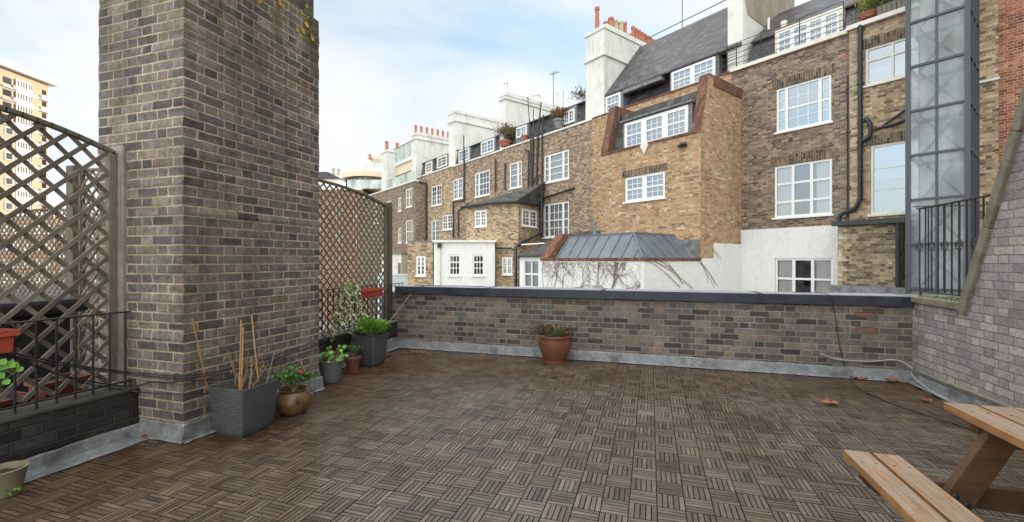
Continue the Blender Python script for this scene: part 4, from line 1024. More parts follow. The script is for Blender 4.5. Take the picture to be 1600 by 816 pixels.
# pale wall far left of it
pw = thing('garden_wall', 'pale blue-white rendered wall between the trellis and the yellow extension', 'wall', K, (K.s(622, 26), 26, ZB))
mb = MB(); mb.box(K.s(590, 26), K.s(638, 26), 26, 26.3, ZB, K.px(622, 430, 26)[1]); mb.build('render', plain('pale_blue_render', (.5, .56, .58), .8, .06, 2), pw)
mb = MB(); mb.box(K.s(590, 26), K.s(638, 26), 25.96, 26.34, K.px(622, 430, 26)[1], K.px(622, 430, 26)[1]+.06); mb.build('coping', M['stucco'], pw)
wl = thing('white_garden_building', 'small white rendered outbuilding below the far closet wing', 'outbuilding', K, (K.s(615, 33), 33, ZB))
mb = MB(); mb.box(K.s(596, 33), K.s(627, 33), 33, 36, ZB, K.px(615, 397, 33)[1]); mb.build('wall', M['stucco'], wl)
mb = MB(); mb.box(K.s(594, 33), K.s(628, 33), 32.9, 36.1, K.px(615, 397, 33)[1], K.px(615, 397, 33)[1]+.08); mb.build('roof', M['lead'], wl)
mb = MB(); mb.box(K.s(622, 33), K.s(626, 33), 32.97, 33.02, ZB, K.px(615, 411, 33)[1]); mb.build('door', M['timber_dark'], wl)

# ---- glazed lean-to left of the zinc roof ----------------------------------------------------------
CZ = K.px(830, 0, 1)
lt = thing('lean_to', 'white lean-to with glazed doors and sloping slate roof, squeezed left of the climber wall', 'extension', F, (x0-.6, XD+.4, ZB))
dl = XD+.5
q0 = F.s(812, dl); zl = F.px(828, 402, dl)[1]
ho = wpx(F, dl, 818, 842, 406, 470)
shell(lt, M['white'], q0, x0-.05, ZB, zl, dl, 3.6, [ho]); window(lt, ho, dl, ((1, 2),), 3, rail=False, barw=.07, border=.06, sill=False, glass='glass', rec=.02, curtain=full)
zl2 = F.px(842, 368, dl+3.2)[1]
mb = MB(); mb.prism([(dl-.12, zl+.0), (dl-.12, zl+.07), (dl+3.6, zl2+.07), (dl+3.6, zl)], q0-.1, x0-.045, 0); mb.build('roof', M['slate_moss'], lt)
mb = MB(); a_ = F.px(815, 388, dl+.6); b_ = F.px(853, 386, dl+.6); mb.tube([(a_[0], dl+.6, a_[1]+.15), (b_[0]-.1, dl+.6, b_[1]+.15)], .03, 6); mb.build('overflow_pipe', M['white'], lt)
# ================================================================ the terrace
# deck of parquet tiles: 0.15 m cells of five slats, laid in alternating directions
gx, gy = ground(983.4, 784.3)
C_ = .15
mb = MB(); base = MB()
i0, i1 = math.floor((-3.86-gx)/C_), math.ceil((2.86-gx)/C_)
j0, j1 = math.floor((.3-gy)/C_), math.floor((6.05-gy)/C_)
for i in range(i0, i1):
    for j in range(j0, j1+1):
        cx, cy = gx+i*C_, gy+j*C_
        vert = (i + j) % 2 != 0          # slats along y
        tint = rnd.random()
        ti, tj = i//2, j//2
        tr = random.Random(ti*971+tj*13); tz = tr.uniform(-.0012, .0012); tx, ty = tr.uniform(-.006, .006), tr.uniform(-.006, .006)
        for k in range(5):
            a0_, a1_ = k*.03+.003, k*.03+.027
            e0_, e1_ = .003, C_-.003
            if vert: X0, X1, Y0, Y1 = cx+a0_, cx+a1_, cy+e0_, cy+e1_
            else: X0, X1, Y0, Y1 = cx+e0_, cx+e1_, cy+a0_, cy+a1_
            if X0 < -3.84 or X1 > 2.84 or Y1 > 6.08: continue
            r = min(1, max(0, .36*tint+.64*rnd.random()**1.05))
            dz = [tz + rnd.uniform(-.0009, .0009) for _ in range(4)]
            rx, ry = rnd.uniform(-.012, .012)+tx, rnd.uniform(-.012, .012)+ty
            def Zt(x, y): return -.001 + tz + rx*(x-(X0+X1)/2) + ry*(y-(Y0+Y1)/2) + dzz
            dzz = rnd.uniform(-.0012, .0006)
            P = [(X0, Y0), (X1, Y0), (X1, Y1), (X0, Y1)]
            t = [(x, y, Zt(x, y)) for (x, y) in P]
            if vert: uvq = [(y, x) for (x, y) in P]
            else: uvq = [(x, y) for (x, y) in P]
            mb.quad(*t, uv=uvq, r=r)
            for a in range(4):
                b = (a+1) % 4
                if (P[a][1]+P[b][1])/2 > (Y0+Y1)/2+.003 and not (a in (1, 3)): continue     # the side turned away
                q = [(*P[a], -.022), (*P[b], -.022), t[b], t[a]]
                mb.quad(*q, uv=[(0, 0), (.1, 0), (.1, .02), (0, .02)], r=r*.5)
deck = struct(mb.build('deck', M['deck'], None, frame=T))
mb = MB(); mb.box(-3.84, 2.9, -2.5, 6.1, -.3, -.0225); struct(mb.build('deck_underlay', M['deck_base'], None, frame=T))
mb = MB(); mb.quad((-900, -900, ZB), (900, -900, ZB), (900, 900, ZB), (-900, 900, ZB)); struct(mb.build('ground', M['ground'], None, frame=T))

def flashing(parent, a, b, out, h=.12, lip=.05, tilt=.018, n=24):
    """dressed lead strip along the wall foot from a to b (xy), out = unit vector away from the wall"""
    mb = MB(); pts = []
    for k in range(n+1):
        t = k/n; x, y = a[0]+(b[0]-a[0])*t, a[1]+(b[1]-a[1])*t
        w = lambda s: rnd.uniform(-s, s)
        pts.append([(x+out[0]*.003, y+out[1]*.003, h+.012+w(.006)), (x+out[0]*(.012+w(.003)), y+out[1]*(.012), h+w(.006)), (x+out[0]*(tilt+.006+w(.006)), y+out[1]*(tilt+.006+w(.006)), .02), (x+out[0]*(tilt+lip+w(.008)), y+out[1]*(tilt+lip+w(.008)), .006)])
    for p, q in zip(pts, pts[1:]):
        for k in range(3): mb.quad(p[k], q[k], q[k+1], p[k+1])
    return mb.build('flashing', M['lead'], parent, smooth=60)

def rough_box(mb, x0, x1, y0, y1, z0, z1, st=.075, amp=.004):
    """box whose vertical edges are worn: split into courses with slightly wandering corners"""
    n = int((z1-z0)/st); ring = []
    for k in range(n+1):
        z = z0+(z1-z0)*k/n; j = lambda: rnd.uniform(-amp, amp*.4)
        ring.append([(x0-j(), y0-j(), z), (x1+j(), y0-j(), z), (x1+j(), y1+j(), z), (x0-j(), y1+j(), z)])
    for a, b in zip(ring, ring[1:]):
        for k in range(4): mb.quad(a[k], a[(k+1)%4], b[(k+1)%4], b[k])
    mb.quad(*ring[-1]); mb.quad(*ring[0][::-1])

# ---- the big brick pier
pier = thing('brick_pier', 'massive dark grey brick chimney pier rising out of the picture at the left', 'brick pier', T, (-3.86, 3.13, 0))
PX0, PX1, PY0, PY1 = -4.34, -3.375, 2.42, 3.85
ztop = T.side(487, 28, PX1)[1]
ztop = 3.93
mb = MB(); rough_box(mb, PX0, PX1, PY0, PY1, ZB, ztop, .075, .009); mb.build('brickwork', M['pier'], pier)
mb = MB(); mb.box(PX0+.03, PX1-.03, PY0+.03, PY1-.045, ztop, ztop+.105+.115); mb.build('coping_course', M['pier_top'], pier, bevel=.006)
mb = MB()
for k in range(34):
    y = PY1-.1-rnd.random()**1.4*.8; z = ztop+.2-rnd.random()*.5
    mb.round_leaf((PX1+.003 if z < ztop else PX1-.026, y, z), (1, rnd.uniform(-.2, .2), rnd.uniform(-.2, .2)), rnd.uniform(.008, .03), n=8)
mb.build('lichen', M['yel_lichen'], pier)['kind'] = 'stuff'
flashing(pier, (PX1+.006, PY0-.03), (PX1+.006, PY1+.03), (1, 0), .13, .03)
flashing(pier, (-3.82, PY0-.006), (PX1+.03, PY0-.006), (0, -1), .13, .012, n=8)

# ---- back parapet wall
pw_ = thing('parapet_wall', 'low mottled grey-brown brick wall across the back of the terrace, with a dark sheet coping', 'wall', T, (-.4, 6.25, 0))
WX0, WX1, WY = -3.85, 2.82, 6.13
mb = MB(); mb.box(WX0-.3, WX1+.1, WY, WY+.33, ZB, .86); mb.build('brickwork', M['parapet'], pw_)
mb = MB()
segs = [WX0-.02, -2.3, -.62, 1.3, WX1+.02]
for a, b in zip(segs, segs[1:]):
    mb.box(a+.003, b-.003, WY-.045, WY-.005, .85+rnd.uniform(-.002, .002), .968); mb.box(a+.003, b-.003, WY-.005, WY+.4, .875, .966)
    if b < WX1: mb.box(b-.03, b+.03, WY-.052, WY+.38, .847, .973)
mb.build('coping', M['felt'], pw_, bevel=.006)
mb = MB(); mb.box(WX0, WX1, WY-.02, WY+.385, .9665, .9705); mb.build('coping_top', M['felt_top'], pw_)
flashing(pw_, (WX0, WY-.01), (WX1, WY-.01), (0, -1), .115, .04, .03, 60)
mb = MB()
for (px, py, w, h) in ((1352, 492, .2, .06), (1354, 516, .2, .068)):
    x, z = T.px(px, py, WY); mb.box(x-w/2, x+w/2, WY-.004, WY+.01, z-h/2, z+h/2)
mb.build('orange_brick', plain('worn_orange_brick', (.2, .095, .065), .85, .3, 14, stain=(.12, .1, .09), stainamt=.9, stainscale=9), pw_, bevel=.02)

# ---- right flank wall with its stepped, sloping stone coping
FX = 2.845
fl = thing('flank_wall', 'lilac-grey brick side wall at the right, its top sloping steeply up along a stone coping', 'wall', T, (3, 4, 0))
ys, zs_ = T.side(1512, 482, FX); yt, zt_ = T.side(1600, 195, FX)
slope = (zt_-zs_)/(ys-yt)
z_hi = 6.2; y_hi = ys-(z_hi-zs_)/slope
zl_ = .90
mb = MB(); mb.prism([(6.46, ZB), (6.46, zl_), (ys, zl_), (y_hi, z_hi), (-3, z_hi), (-3, ZB)], FX, FX+.33, 0); mb.build('brickwork', M['flank'], fl)
mb = MB(); mb.box(FX-.032, FX+.397, ys-.012, 6.46, zl_+.002, zl_+.075)
mb.build('flat_coping', M['stone'], fl, bevel=.012)
mb = MB(); n = 7; L_ = math.hypot(y_hi-ys, z_hi-zl_); u = ((y_hi-ys)/L_, (z_hi-zl_)/L_)
nv = (-u[1], u[0]) if -u[1] > 0 else (u[1], -u[0])
for k in range(n):
    a, b = L_*k/n+.002, L_*(k+1)/n-.004
    q = lambda t, h: (ys+u[0]*t+nv[0]*h, zl_+u[1]*t+nv[1]*h)
    mb.prism([q(a if k else -.04, -.004), q(b, -.004), q(b, .085), q(a if k else -.04, .085)], FX-.037, FX+.402, 0)
mb.build('raking_coping', M['stone'], fl, bevel=.012)
flashing(fl, (FX-.01, 6.1), (FX-.01, .2), (-1, 0), .10, .05, .02, 50)
mb = MB(); mb.tube([(FX-.012, y, .155+.008*math.sin(3*y)) for y in [6.0-k*.15 for k in range(40)]], .02, 5); mb.build('mortar_fillet', M['stone'], fl)

# ---- left dwarf walls (either side of the pier) with railing and trellis
DX = -3.86
dw_ = thing('dwarf_wall', 'low sooty damp brick wall under the near railing, left of the pier', 'wall', T, (-4, 1, 0))
mb = MB(); mb.box(DX-.24, DX, -1.5, PY0-.004, ZB, .36); mb.build('brickwork', M['dwarf'], dw_)
mb = MB(); mb.box(DX-.25, DX+.012, -1.5, PY0-.006, .361, .385); mb.build('coping', plain('mossy_mortar_top', (.06, .055, .045), .9, .35, 9, stain=(.03, .04, .012), stainamt=.8, stainscale=5, bump=.008), dw_, bevel=.006)
flashing(dw_, (DX+.015, -1.), (DX+.015, PY0), (1, 0), .09, .15, .02, 40)
dw2 = thing('dwarf_wall', 'low dark brick wall behind the potted plants, between pier and back wall', 'wall', T, (-4, 5, 0))
mb = MB(); mb.box(DX-.24, DX, PY1+.004, WY+.0, ZB, .40); mb.build('brickwork', M['dwarf'], dw2)
mb = MB(); mb.box(DX-.25, DX+.012, PY1+.006, WY, .401, .425); mb.build('coping', M['stone'], dw2, bevel=.006)
flashing(dw2, (DX+.015, PY1), (DX+.015, WY), (1, 0), .15, .06, .03, 24)

def iron_rail(name, label, x, y0, y1, z0, z1, step=.1):
    t = thing(name, label, 'railing', T, (x, (y0+y1)/2, z0), 'black iron railings')
    mb = MB(); n = int((y1-y0)/step)
    for k in range(n+1):
        y = y0+(y1-y0)*k/n
        m2 = MB(); m2.tube([(x, y, z0), (x, y, z1)], .0075, 6); m2.build('baluster', M['iron'], t)
    m3 = MB(); m3.box(x-.016, x+.016, y0-.03, y1+.03, z1, z1+.01); m3.build('top_rail', M['iron'], t)
    m3 = MB(); m3.box(x-.012, x+.012, y0-.03, y1+.03, z0+.04, z0+.05); m3.build('bottom_rail', M['iron'], t)
    return t
iron_rail('railing', 'black iron railing on the sooty dwarf wall in front of the near trellis', -3.93, .8, PY0-.05, .385, .97)
iron_rail('railing', 'black iron railing behind the potted plants, below the far trellis', -3.93, PY1+.06, 6.4, .425, 1.0)

def trellis(name, label, org, u, L, z0, top, mat, post, pitch=.165, lw=.028, th=.012, ends=(True, True), postw=.1, group='lattice trellis panels', pht=.03):
    """diagonal lattice panel; org xy, u = unit direction, top(t) = height at t metres along"""
    ang = math.atan2(u[1], u[0]); fr = Frame(org, ang)
    t = thing(name, label, 'trellis', fr, (L/2, 0, z0), group)
    def clip(p0, dr):
        seg = []; st = .02; m_ = 0
        while m_ < 600:
            q = (p0[0]+dr[0]*st*m_, p0[1]+dr[1]*st*m_)
            if -.001 <= q[0] <= L+.001 and z0 <= q[1] <= top(min(max(q[0], 0), L))-.015: seg.append(q)
            elif seg: break
            m_ += 1
        return (seg[0], seg[-1]) if len(seg) > 2 else None
    H = max(top(L*k/20) for k in range(21))
    for sgn, dep in ((1, 0.), (-1, th)):
        mb = MB(); c = -H-L
        k0 = int(-(H+L)/pitch)
        for k in range(k0, -k0):
            b = k*pitch
            p0 = (0, b+z0) if sgn > 0 else (0, b+z0)
            dr = (.7071, .7071*sgn)
            # walk far enough back so the whole line is covered
            start = (p0[0]-0, p0[1])
            s = clip(start, dr) if z0 <= start[1] else None
            if s is None:
                # enters through bottom (sgn>0) or top
                if sgn > 0: x_ = z0-start[1]; s = clip((x_, z0), dr) if 0 <= x_ <= L else None
                else:
                    best = None
                    for m_ in range(0, int(L/.02)):
                        x_ = m_*.02
                        if start[1]-x_ <= top(x_)-.016: best = (x_, start[1]-x_); break
                    s = clip(best, dr) if best and best[1] >= z0 else None
            if s:
                a, b2 = s
                mb.bar((a[0], dep, a[1]), (b2[0], dep, b2[1]), th*.92, lw, ext=.006)
        mb.build('laths', M[mat], t)
    mb = MB(); n = 24
    for k in range(n):
        a, b = L*k/n, L*(k+1)/n; mb.bar((a, th/2, top(a)), (b, th/2, top(b)), .045, pht, ext=.003, r=.5)
    mb.build('top_rail', M[mat], t)
    for k, e in enumerate((0., L)):
        mb = MB(); x = e + (.02 if k == 0 else -.02); mb.bar((x, th/2, z0), (x, th/2, top(e)), .04, .045, up=(0, 1, 0)); mb.build('stile', M[mat], t)
        if ends[k]:
            mb = MB(); xp = e+(-postw/2-.02 if k == 0 else postw/2+.02); mb.bar((xp, th/2, z0-.4), (xp, th/2, top(e)+.06), postw, postw, up=(0, 1, 0)); mb.build('post', M[post], t, bevel=.005)
    return t
TXX = -4.07
arch_top = lambda L, z0_, z1_, hi: (lambda t: z0_+(z1_-z0_)*t/L+hi*(1-(2*t/L-1)**2))
# near panel: its far end meets the post by the pier
yE = T.side(178, 300, TXX)[0]
trellis('trellis', 'grey weathered lattice trellis with curved top left of the brick pier', (TXX, yE-1.85), (0, 1), 1.85, .42, arch_top(1.85, 2.235, 2.235, .165), 'trellis', 'post', .165, lw=.029, ends=(False, True), postw=.15)
# far panel between pier and back wall
yF0 = PY1+.1; yF1 = T.side(604, 350, TXX+.05)[0]
trellis('trellis', 'greenish lattice trellis with arched top between brick pier and back wall', (TXX+.05, yF0), (0, 1), yF1-yF0, .46, (lambda t: 2.40-.155*max(0, (t-.75)/(yF1-yF0-.75))**2.0 if t > .75 else 2.40), 'trellis_green', 'trellis_green', .12, lw=.017, ends=(False, True), postw=.09)
# neighbours' panels beyond
trellis('trellis', 'dark lattice trellis of the neighbouring roof seen through the near one, close to the pier', (-6.8, 3.6), (1, 0), 2.3, .15, arch_top(2.3, 2.5, 2.2, .08), 'trellis', 'trellis', .15, ends=(True, True), postw=.13)
trellis('trellis', 'distant fine lattice trellis seen through the near one at the far left', (-12.6, 5.0), (1, 0), 4.3, .6, arch_top(4.3, 2.0, 2.0, .3), 'trellis', 'trellis', .14, lw=.022, ends=(True, True), postw=.1)
mb = MB(); mb.box(-14, DX-.25, -2, 5.9, -.4, .02); struct(mb.build('neighbouring_roof', M['roof_felt'], None, frame=T))

# ---- railing with twisted baskets on the right
rl = thing('basket_railing', 'black iron railing with twisted basket balusters standing on the stone ledge at the right', 'railing', T, (3.1, 5.5, .97))
RX = FX+.13
ya, za_ = T.side(1436, 325, RX); yb_ = ys+.02
zb_ = T.side(1552, 304, RX)
zbot = zl_+.12
top_z = lambda y: 1.86
zr_ = T.side(1480, 315, RX)[1]
# straight run along the ledge
yA = T.side(1436, 400, RX)[0]; yB = T.side(1552, 350, RX)[0]
zA_ = T.side(1436, 326, RX)[1]
mb = MB(); mb.box(RX-.02, RX+.02, yB, yA+.01, zA_-.012, zA_); mb.build('top_rail', M['iron'], rl)
mb = MB(); mb.box(RX-.012, RX+.012, yB, yA, zbot, zbot+.012); mb.tube([(RX, yA-.03, zl_+.07), (RX, yA-.03, zbot)], .012, 6); mb.build('bottom_rail', M['iron'], rl)
def basket(parent, x, y, z0_, z1_, zc_):
    mb = MB(); mb.tube([(x, y, z0_), (x, y, zc_-.06)], .008, 6); mb.tube([(x, y, zc_+.06), (x, y, z1_)], .008, 6)
    for k in range(4):
        pts = []
        for j in range(9):
            t = j/8; a = k*math.pi/2+t*math.pi*1.1; r_ = .026*math.sin(math.pi*t)+.003; pts.append((x+r_*math.cos(a), y+r_*math.sin(a), zc_-.06+.12*t))
        mb.tube(pts, .0045, 4)
    mb.build('basket_baluster', M['iron'], parent, smooth=50)
zc_ = T.side(1436, 386, RX)[1]
n = 11
for k in range(n):
    y = yA-.012-(yA-yB-.02)*k/(n-1)
    if k % 2 == 0: basket(rl, RX, y, zbot, zA_-.01, zc_)
    else:
        mb = MB(); mb.tube([(RX, y, zbot), (RX, y, zA_-.01)], .008, 6); mb.build('baluster', M['iron'], rl)
# return run along the outer edge, away from us
r2 = thing('basket_railing', 'second black railing with plain bars behind the basket railing, in front of the lift shaft', 'railing', T, (3.9, 6.2, .97))
YB2 = yA+.12; xq0 = RX; xq1 = RX+1.9
zz2 = T.px(1450, 322, YB2)[1]
mb = MB(); mb.box(xq0, xq1, YB2-.015, YB2+.015, zz2-.01, zz2); mb.box(xq0, xq1, YB2-.01, YB2+.01, zbot, zbot+.01); mb.build('rail', M['iron'], r2)
for k in range(1, 13):
    x = xq0+(xq1-xq0)*k/13
    mb = MB(); mb.tube([(x, YB2, zbot), (x, YB2, zz2-.01)], .008, 6); mb.build('baluster', M['iron'], r2)
mb = MB(); mb.box(FX+.33, 9, 4.3, 6.46, ZB, zl_+.06); struct(mb.build('side_roof', M['roof_felt'], None, frame=T))
mb = MB()
for k in range(420):
    y = 5.35+rnd.random()*.75; x = FX+.02+rnd.random()*.3; mb.leaf((x, y, zl_+.07), (rnd.uniform(-1, 1), rnd.uniform(-1, 1), .6), (0, 0, 1), rnd.uniform(.015, .035), .012)
o = mb.build('moss', M['green_leaf'], None, frame=T); o['kind'] = 'stuff'

# ================================================================ pots and plants
def disc(mb, c, r_, n=24, amp=.008):
    i = len(mb.v); mb.v.append((c[0], c[1], c[2]+amp))
    for k in range(n): a = 2*math.pi*k/n; mb.v.append((c[0]+r_*math.cos(a), c[1]+r_*math.sin(a), c[2]+rnd.uniform(-amp, amp)))
    for k in range(n): mb.f.append((i, i+1+k, i+1+(k+1)%n)); mb.r.append(.5)
def round_pot(name, label, c, prof, mat, soil, saucer=None, group=None, handles=None, wob=0.):
    t = thing(name, label, 'plant pot', T, (c[0], c[1], 0), group)
    H = prof[-1][1]; r_ = prof[-1][0]
    p = prof + [(r_-.012, H+.001), (r_-.016, H-.02), (r_-.02, soil-.01)]
    z = saucer[2] if saucer else 0.
    mb = MB(); mb.lathe(p, (c[0], c[1], z), 40, wob=wob); mb.build('pot', M[mat], t, smooth=40)
    mb = MB(); disc(mb, (c[0], c[1], soil+z), r_-.014); mb.build('soil', M['soil'], t)
    if saucer:
        mb = MB(); mb.lathe([(saucer[0]*.85, 0), (saucer[0]*.97, .006), (saucer[0], saucer[1]), (saucer[0]-.008, saucer[1]), (saucer[0]-.012, z)], (c[0], c[1], 0), 36); mb.build('saucer', M[mat], t, smooth=40)
    if handles:
        for a in handles[0]:
            m2 = MB(); pts = []
            for k in range(9):
                th = -1.3+2.6*k/8; pts.append((c[0]+math.cos(a)*(handles[1]+.035*math.cos(th)), c[1]+math.sin(a)*(handles[1]+.035*math.cos(th)), handles[2]+.035*math.sin(th)))
            m2.tube(pts, .009, 7); m2.build('handle', M[mat], t, smooth=60)
    return t
def square_pot(name, label, c, b, tp, H, mat, ang=0., group=None, lip=.02, curve=0.25, soil=.05):
    fr = Frame(c, ang)
    t = thing(name, label, 'planter', fr, (0, 0, 0), group)
    n = 8; prof = []
    for k in range(n+1):
        q = k/n; prof.append((b+(tp-b)*(q**(1-curve) if q else 0), H*q))
    prof = [(b*.93, 0), (b, .012)] + prof[1:] + [(tp-lip, H), (tp-lip-.004, H-soil)]
    mb = MB(); rings = []
    for (w, z) in prof:
        r_ = .018; ring = []
        for (sx, sy) in ((1, 1), (-1, 1), (-1, -1), (1, -1)):
            a0 = math.atan2(sy, sx)
            for da in (-.785, -.26, .26, .785): ring.append((sx*(w-r_)+r_*math.cos(a0+da), sy*(w-r_)+r_*math.sin(a0+da), z))
        rings.append(ring)
    m_ = 16; i = len(mb.v)
    for rg in rings: mb.v += rg
    for k in range(len(rings)-1):
        for j in range(m_): mb.f.append((i+k*m_+j, i+k*m_+(j+1)%m_, i+(k+1)*m_+(j+1)%m_, i+(k+1)*m_+j)); mb.r.append(.5)
    mb.f.append(tuple(i+j for j in reversed(range(m_)))); mb.r.append(.5)
    mb.build('pot', M[mat], t, smooth=40)
    ms = MB(); w = prof[-1][0]
    g = 8
    hs = [[H-soil+.01+rnd.uniform(-.008, .008) for _ in range(g+1)] for _ in range(g+1)]
    for a in range(g):
        for bb in range(g):
            P = lambda x, y: (-w+2*w*x/g, -w+2*w*y/g, hs[x][y]); ms.quad(P(a, bb), P(a+1, bb), P(a+1, bb+1), P(a, bb+1))
    ms.build('soil', M['soil'], t, smooth=60)
    return t
def bush(name, label, cat, c, radii, n, mat, L=.03, W=.015, stems=6, z0=None, up=.6, core=.25, group=None, stem_mat='twig', shape=None):
    """foliage of single leaves on thin stems, clumped and uneven"""
    t = thing(name, label, cat, T, (c[0], c[1], z0 if z0 is not None else c[2]-radii[2]), group)
    lf, st = MB(), MB(); zb = z0 if z0 is not None else c[2]-radii[2]
    tips = []
    for k in range(stems):
        a = rnd.random()*6.28; r_ = rnd.random()**.5; u = rnd.uniform(-.2, 1)
        tip = Vector((c[0]+math.cos(a)*radii[0]*r_*.9, c[1]+math.sin(a)*radii[1]*r_*.9, c[2]+u*radii[2]*.9)); tips.append(tip)
        base = Vector((c[0]+rnd.uniform(-.3, .3)*radii[0], c[1]+rnd.uniform(-.3, .3)*radii[1], zb)); midp = (base+tip)/2+Vector((0, 0, .15*radii[2]))
        st.tube([base, midp, tip], [.0035, .003, .0015], 4)
    for k in range(n):
        tip = rnd.choice(tips); q = rnd.gauss(0, 1)
        p = tip+Vector((rnd.gauss(0, core)*radii[0], rnd.gauss(0, core)*radii[1], rnd.gauss(0, core)*radii[2]))
        d = (p-Vector((c[0], c[1], zb)))+Vector((rnd.uniform(-1, 1), rnd.uniform(-1, 1), rnd.uniform(-.3, 1)))*radii[2]*1.2
        if d.length < 1e-4: continue
        lf.leaf(p, d+Vector((0, 0, up*d.length)), (rnd.uniform(-.5, .5), rnd.uniform(-.5, .5), 1), L*rnd.uniform(.6, 1.3), W*rnd.uniform(.7, 1.3))
    lf.build('foliage', M[mat], t); st.build('stems', M[stem_mat], t)
    return t

# 1 big grey square planter by the pier with canes and a dead plant
pc = (-3.135, 2.735)
square_pot('square_planter', 'large square dark grey planter with bamboo canes, in front of the pier', pc, .135, .178, .385, 'grey_pot', 0., lip=.018, curve=.35, soil=.03)
for k, (bx, by, tx, ty) in enumerate(((325, 605, 301, 500), (374, 612, 377, 500), (377, 612, 380, 512), (404, 603, 393, 492))):
    yb0 = (2.615, 2.64, 2.65, 2.86)[k]
    b = T.px(bx, by, yb0); yt0 = yb0+(-.17, .06, .05, .15)[k]; tp = T.px(tx, ty, yt0)
    mb = MB(); A, B = Vector((b[0], yb0, .34)), Vector((tp[0], yt0, tp[1])); pts = [A+(B-A)*q/6 for q in range(7)]
    mb.tube(pts, [.0062]*7, 7)
    for q in (1, 3, 5): mb.tube([pts[q]-(B-A)*.004, pts[q]+(B-A)*.004], .0078, 7)
    one(mb, 'bamboo_cane', M['cane'], ('leftmost bamboo cane in the dark square planter, leaning left', 'upright bamboo cane at the middle of the dark square planter', 'second bamboo cane tight beside the middle one in the square planter', 'right-hand bamboo cane leaning against the pier in the square planter')[k], 'cane', (b[0], yb0, .34), group='bamboo canes', smooth=50)
dp = thing('dead_plant', 'withered brown stems left in the dark square planter', 'dead plant', T, (pc[0], pc[1], .35))
mb = MB(); lf = MB()
for k in range(13):
    a = rnd.random()*6.28; x, y, z = pc[0]+math.cos(a)*.1*rnd.random(), pc[1]+math.sin(a)*.1*rnd.random(), .35
    pts = [(x, y, z)]; dx, dy = rnd.uniform(-.05, .05), rnd.uniform(-.05, .05); H = rnd.uniform(.12, .34)
    for q in range(8):
        dx += rnd.uniform(-.018, .018); dy += rnd.uniform(-.018, .018); x += dx*.3; y += dy*.3; z += H/8*(1 if q < 6 or k % 3 else -1.2); pts.append((x, y, z))
    mb.tube(pts, [.0042-.0003*q for q in range(9)], 5)
    for q in range(4): lf.leaf(rnd.choice(pts[4:]), (rnd.uniform(-1, 1), rnd.uniform(-1, 1), -.6), (0, 0, 1), rnd.uniform(.02, .05), .012)
for (A, B) in (((-3.17, 2.7, .36), (-3.03, 2.62, .49)), ((-3.0, 2.66, .36), (-3.08, 2.75, .6)), ((-3.02, 2.84, .36), (-3.0, 2.9, .62))):
    A, B = Vector(A), Vector(B); mb.tube([A, (A+B)/2+Vector((.01, 0, .02)), B], .004, 5)
mb.build('stems', M['dead'], dp); lf.build('dry_leaves', M['dry_foliage'], dp)

# 2 olive-brown round pot with geranium
c2 = (-3.085, 3.19)
round_pot('round_pot', 'squat olive-brown glazed round pot with small handles, beside the square planter', c2, [(.085, 0), (.1, .004), (.135, .05), (.152, .1), (.148, .145), (.118, .185), (.108, .2), (.118, .215), (.122, .222)], 'olive_pot', .195, handles=((-.6, 2.5, .9), .14, .155))
g = bush('geranium', 'small geranium with one red bloom in the olive-brown round pot', 'plant', (c2[0], c2[1], .28), (.15, .13, .085), 420, 'green_leaf', .034, .03, 14, .2)
mb = MB(); fp = T.px(473, 581, 3.15); 
for k in range(26): mb.round_leaf((fp[0]+rnd.gauss(0, .009), 3.15+rnd.gauss(0, .009), fp[1]+rnd.gauss(0, .008)), (rnd.uniform(-1, 1), -1, rnd.uniform(-.5, 1)), .008, n=5)
mb.build('flower', M['flower'], g)
mb = MB(); mb.tube([(c2[0]+.02, c2[1], .2), (fp[0], 3.15, fp[1]-.005)], .0025, 4); mb.build('flower_stalk', M['green_leaf'], g)

# 3 ribbed grey pot
c3 = (-3.46, 4.13); prof = [(.078, 0), (.085, .004)]
for k in range(17):
    q = k/16; r_ = .085+.045*(q**.8); z = .012+.222*q; prof += [(r_+.0035, z), (r_+.0035, z+.005), (r_-.0025, z+.0065), (r_-.0025, z+.0115)]
prof += [(.136, .243), (.137, .258)]
round_pot('ribbed_pot', 'round grey pot with fine horizontal ribs, just behind the pier corner', c3, prof, 'grey_ceramic', .235)
t = thing('nasturtium', 'nasturtium with round green leaves in the ribbed grey pot', 'plant', T, (c3[0], c3[1], .23))
lf, st = MB(), MB()
for k in range(40):
    a = rnd.random()*6.28; r_ = rnd.random()**.5*.17; p = Vector((c3[0]+math.cos(a)*r_+.02, c3[1]+math.sin(a)*r_, .27+rnd.random()*.15-r_*.2))
    lf.round_leaf(p, (rnd.uniform(-.5, .5)+.2, -.6+rnd.uniform(-.4, .4), 1), rnd.uniform(.012, .03)); st.tube([(c3[0]+rnd.uniform(-.05, .05), c3[1]+rnd.uniform(-.05, .05), .23), (p+Vector((c3[0], c3[1], .27)))/2, p], .0022, 4)
lf.build('leaves', M['nast_leaf'], t); st.build('stems', M['dead'], t)
bush('dead_tangle', 'brown withered tangle at the left of the ribbed grey pot', 'dead plant', (c3[0]-.06, c3[1]-.02, .29), (.07, .07, .06), 90, 'dry_foliage', .03, .008, 10, .23)

# 4 terracotta pot with saucer
c4 = (-3.49, 4.55)
round_pot('terracotta_pot', 'small terracotta pot on a saucer between the ribbed pot and the tall planter', c4, [(.062, 0), (.066, .003), (.085, .15), (.098, .152), (.1, .185), (.096, .19)], 'terracotta', .175, (.1, .022, .012))
bush('green_plant', 'low leafy plant in the small terracotta pot', 'plant', (c4[0], c4[1], .25), (.1, .1, .05), 160, 'green_leaf', .035, .02, 8, .185)

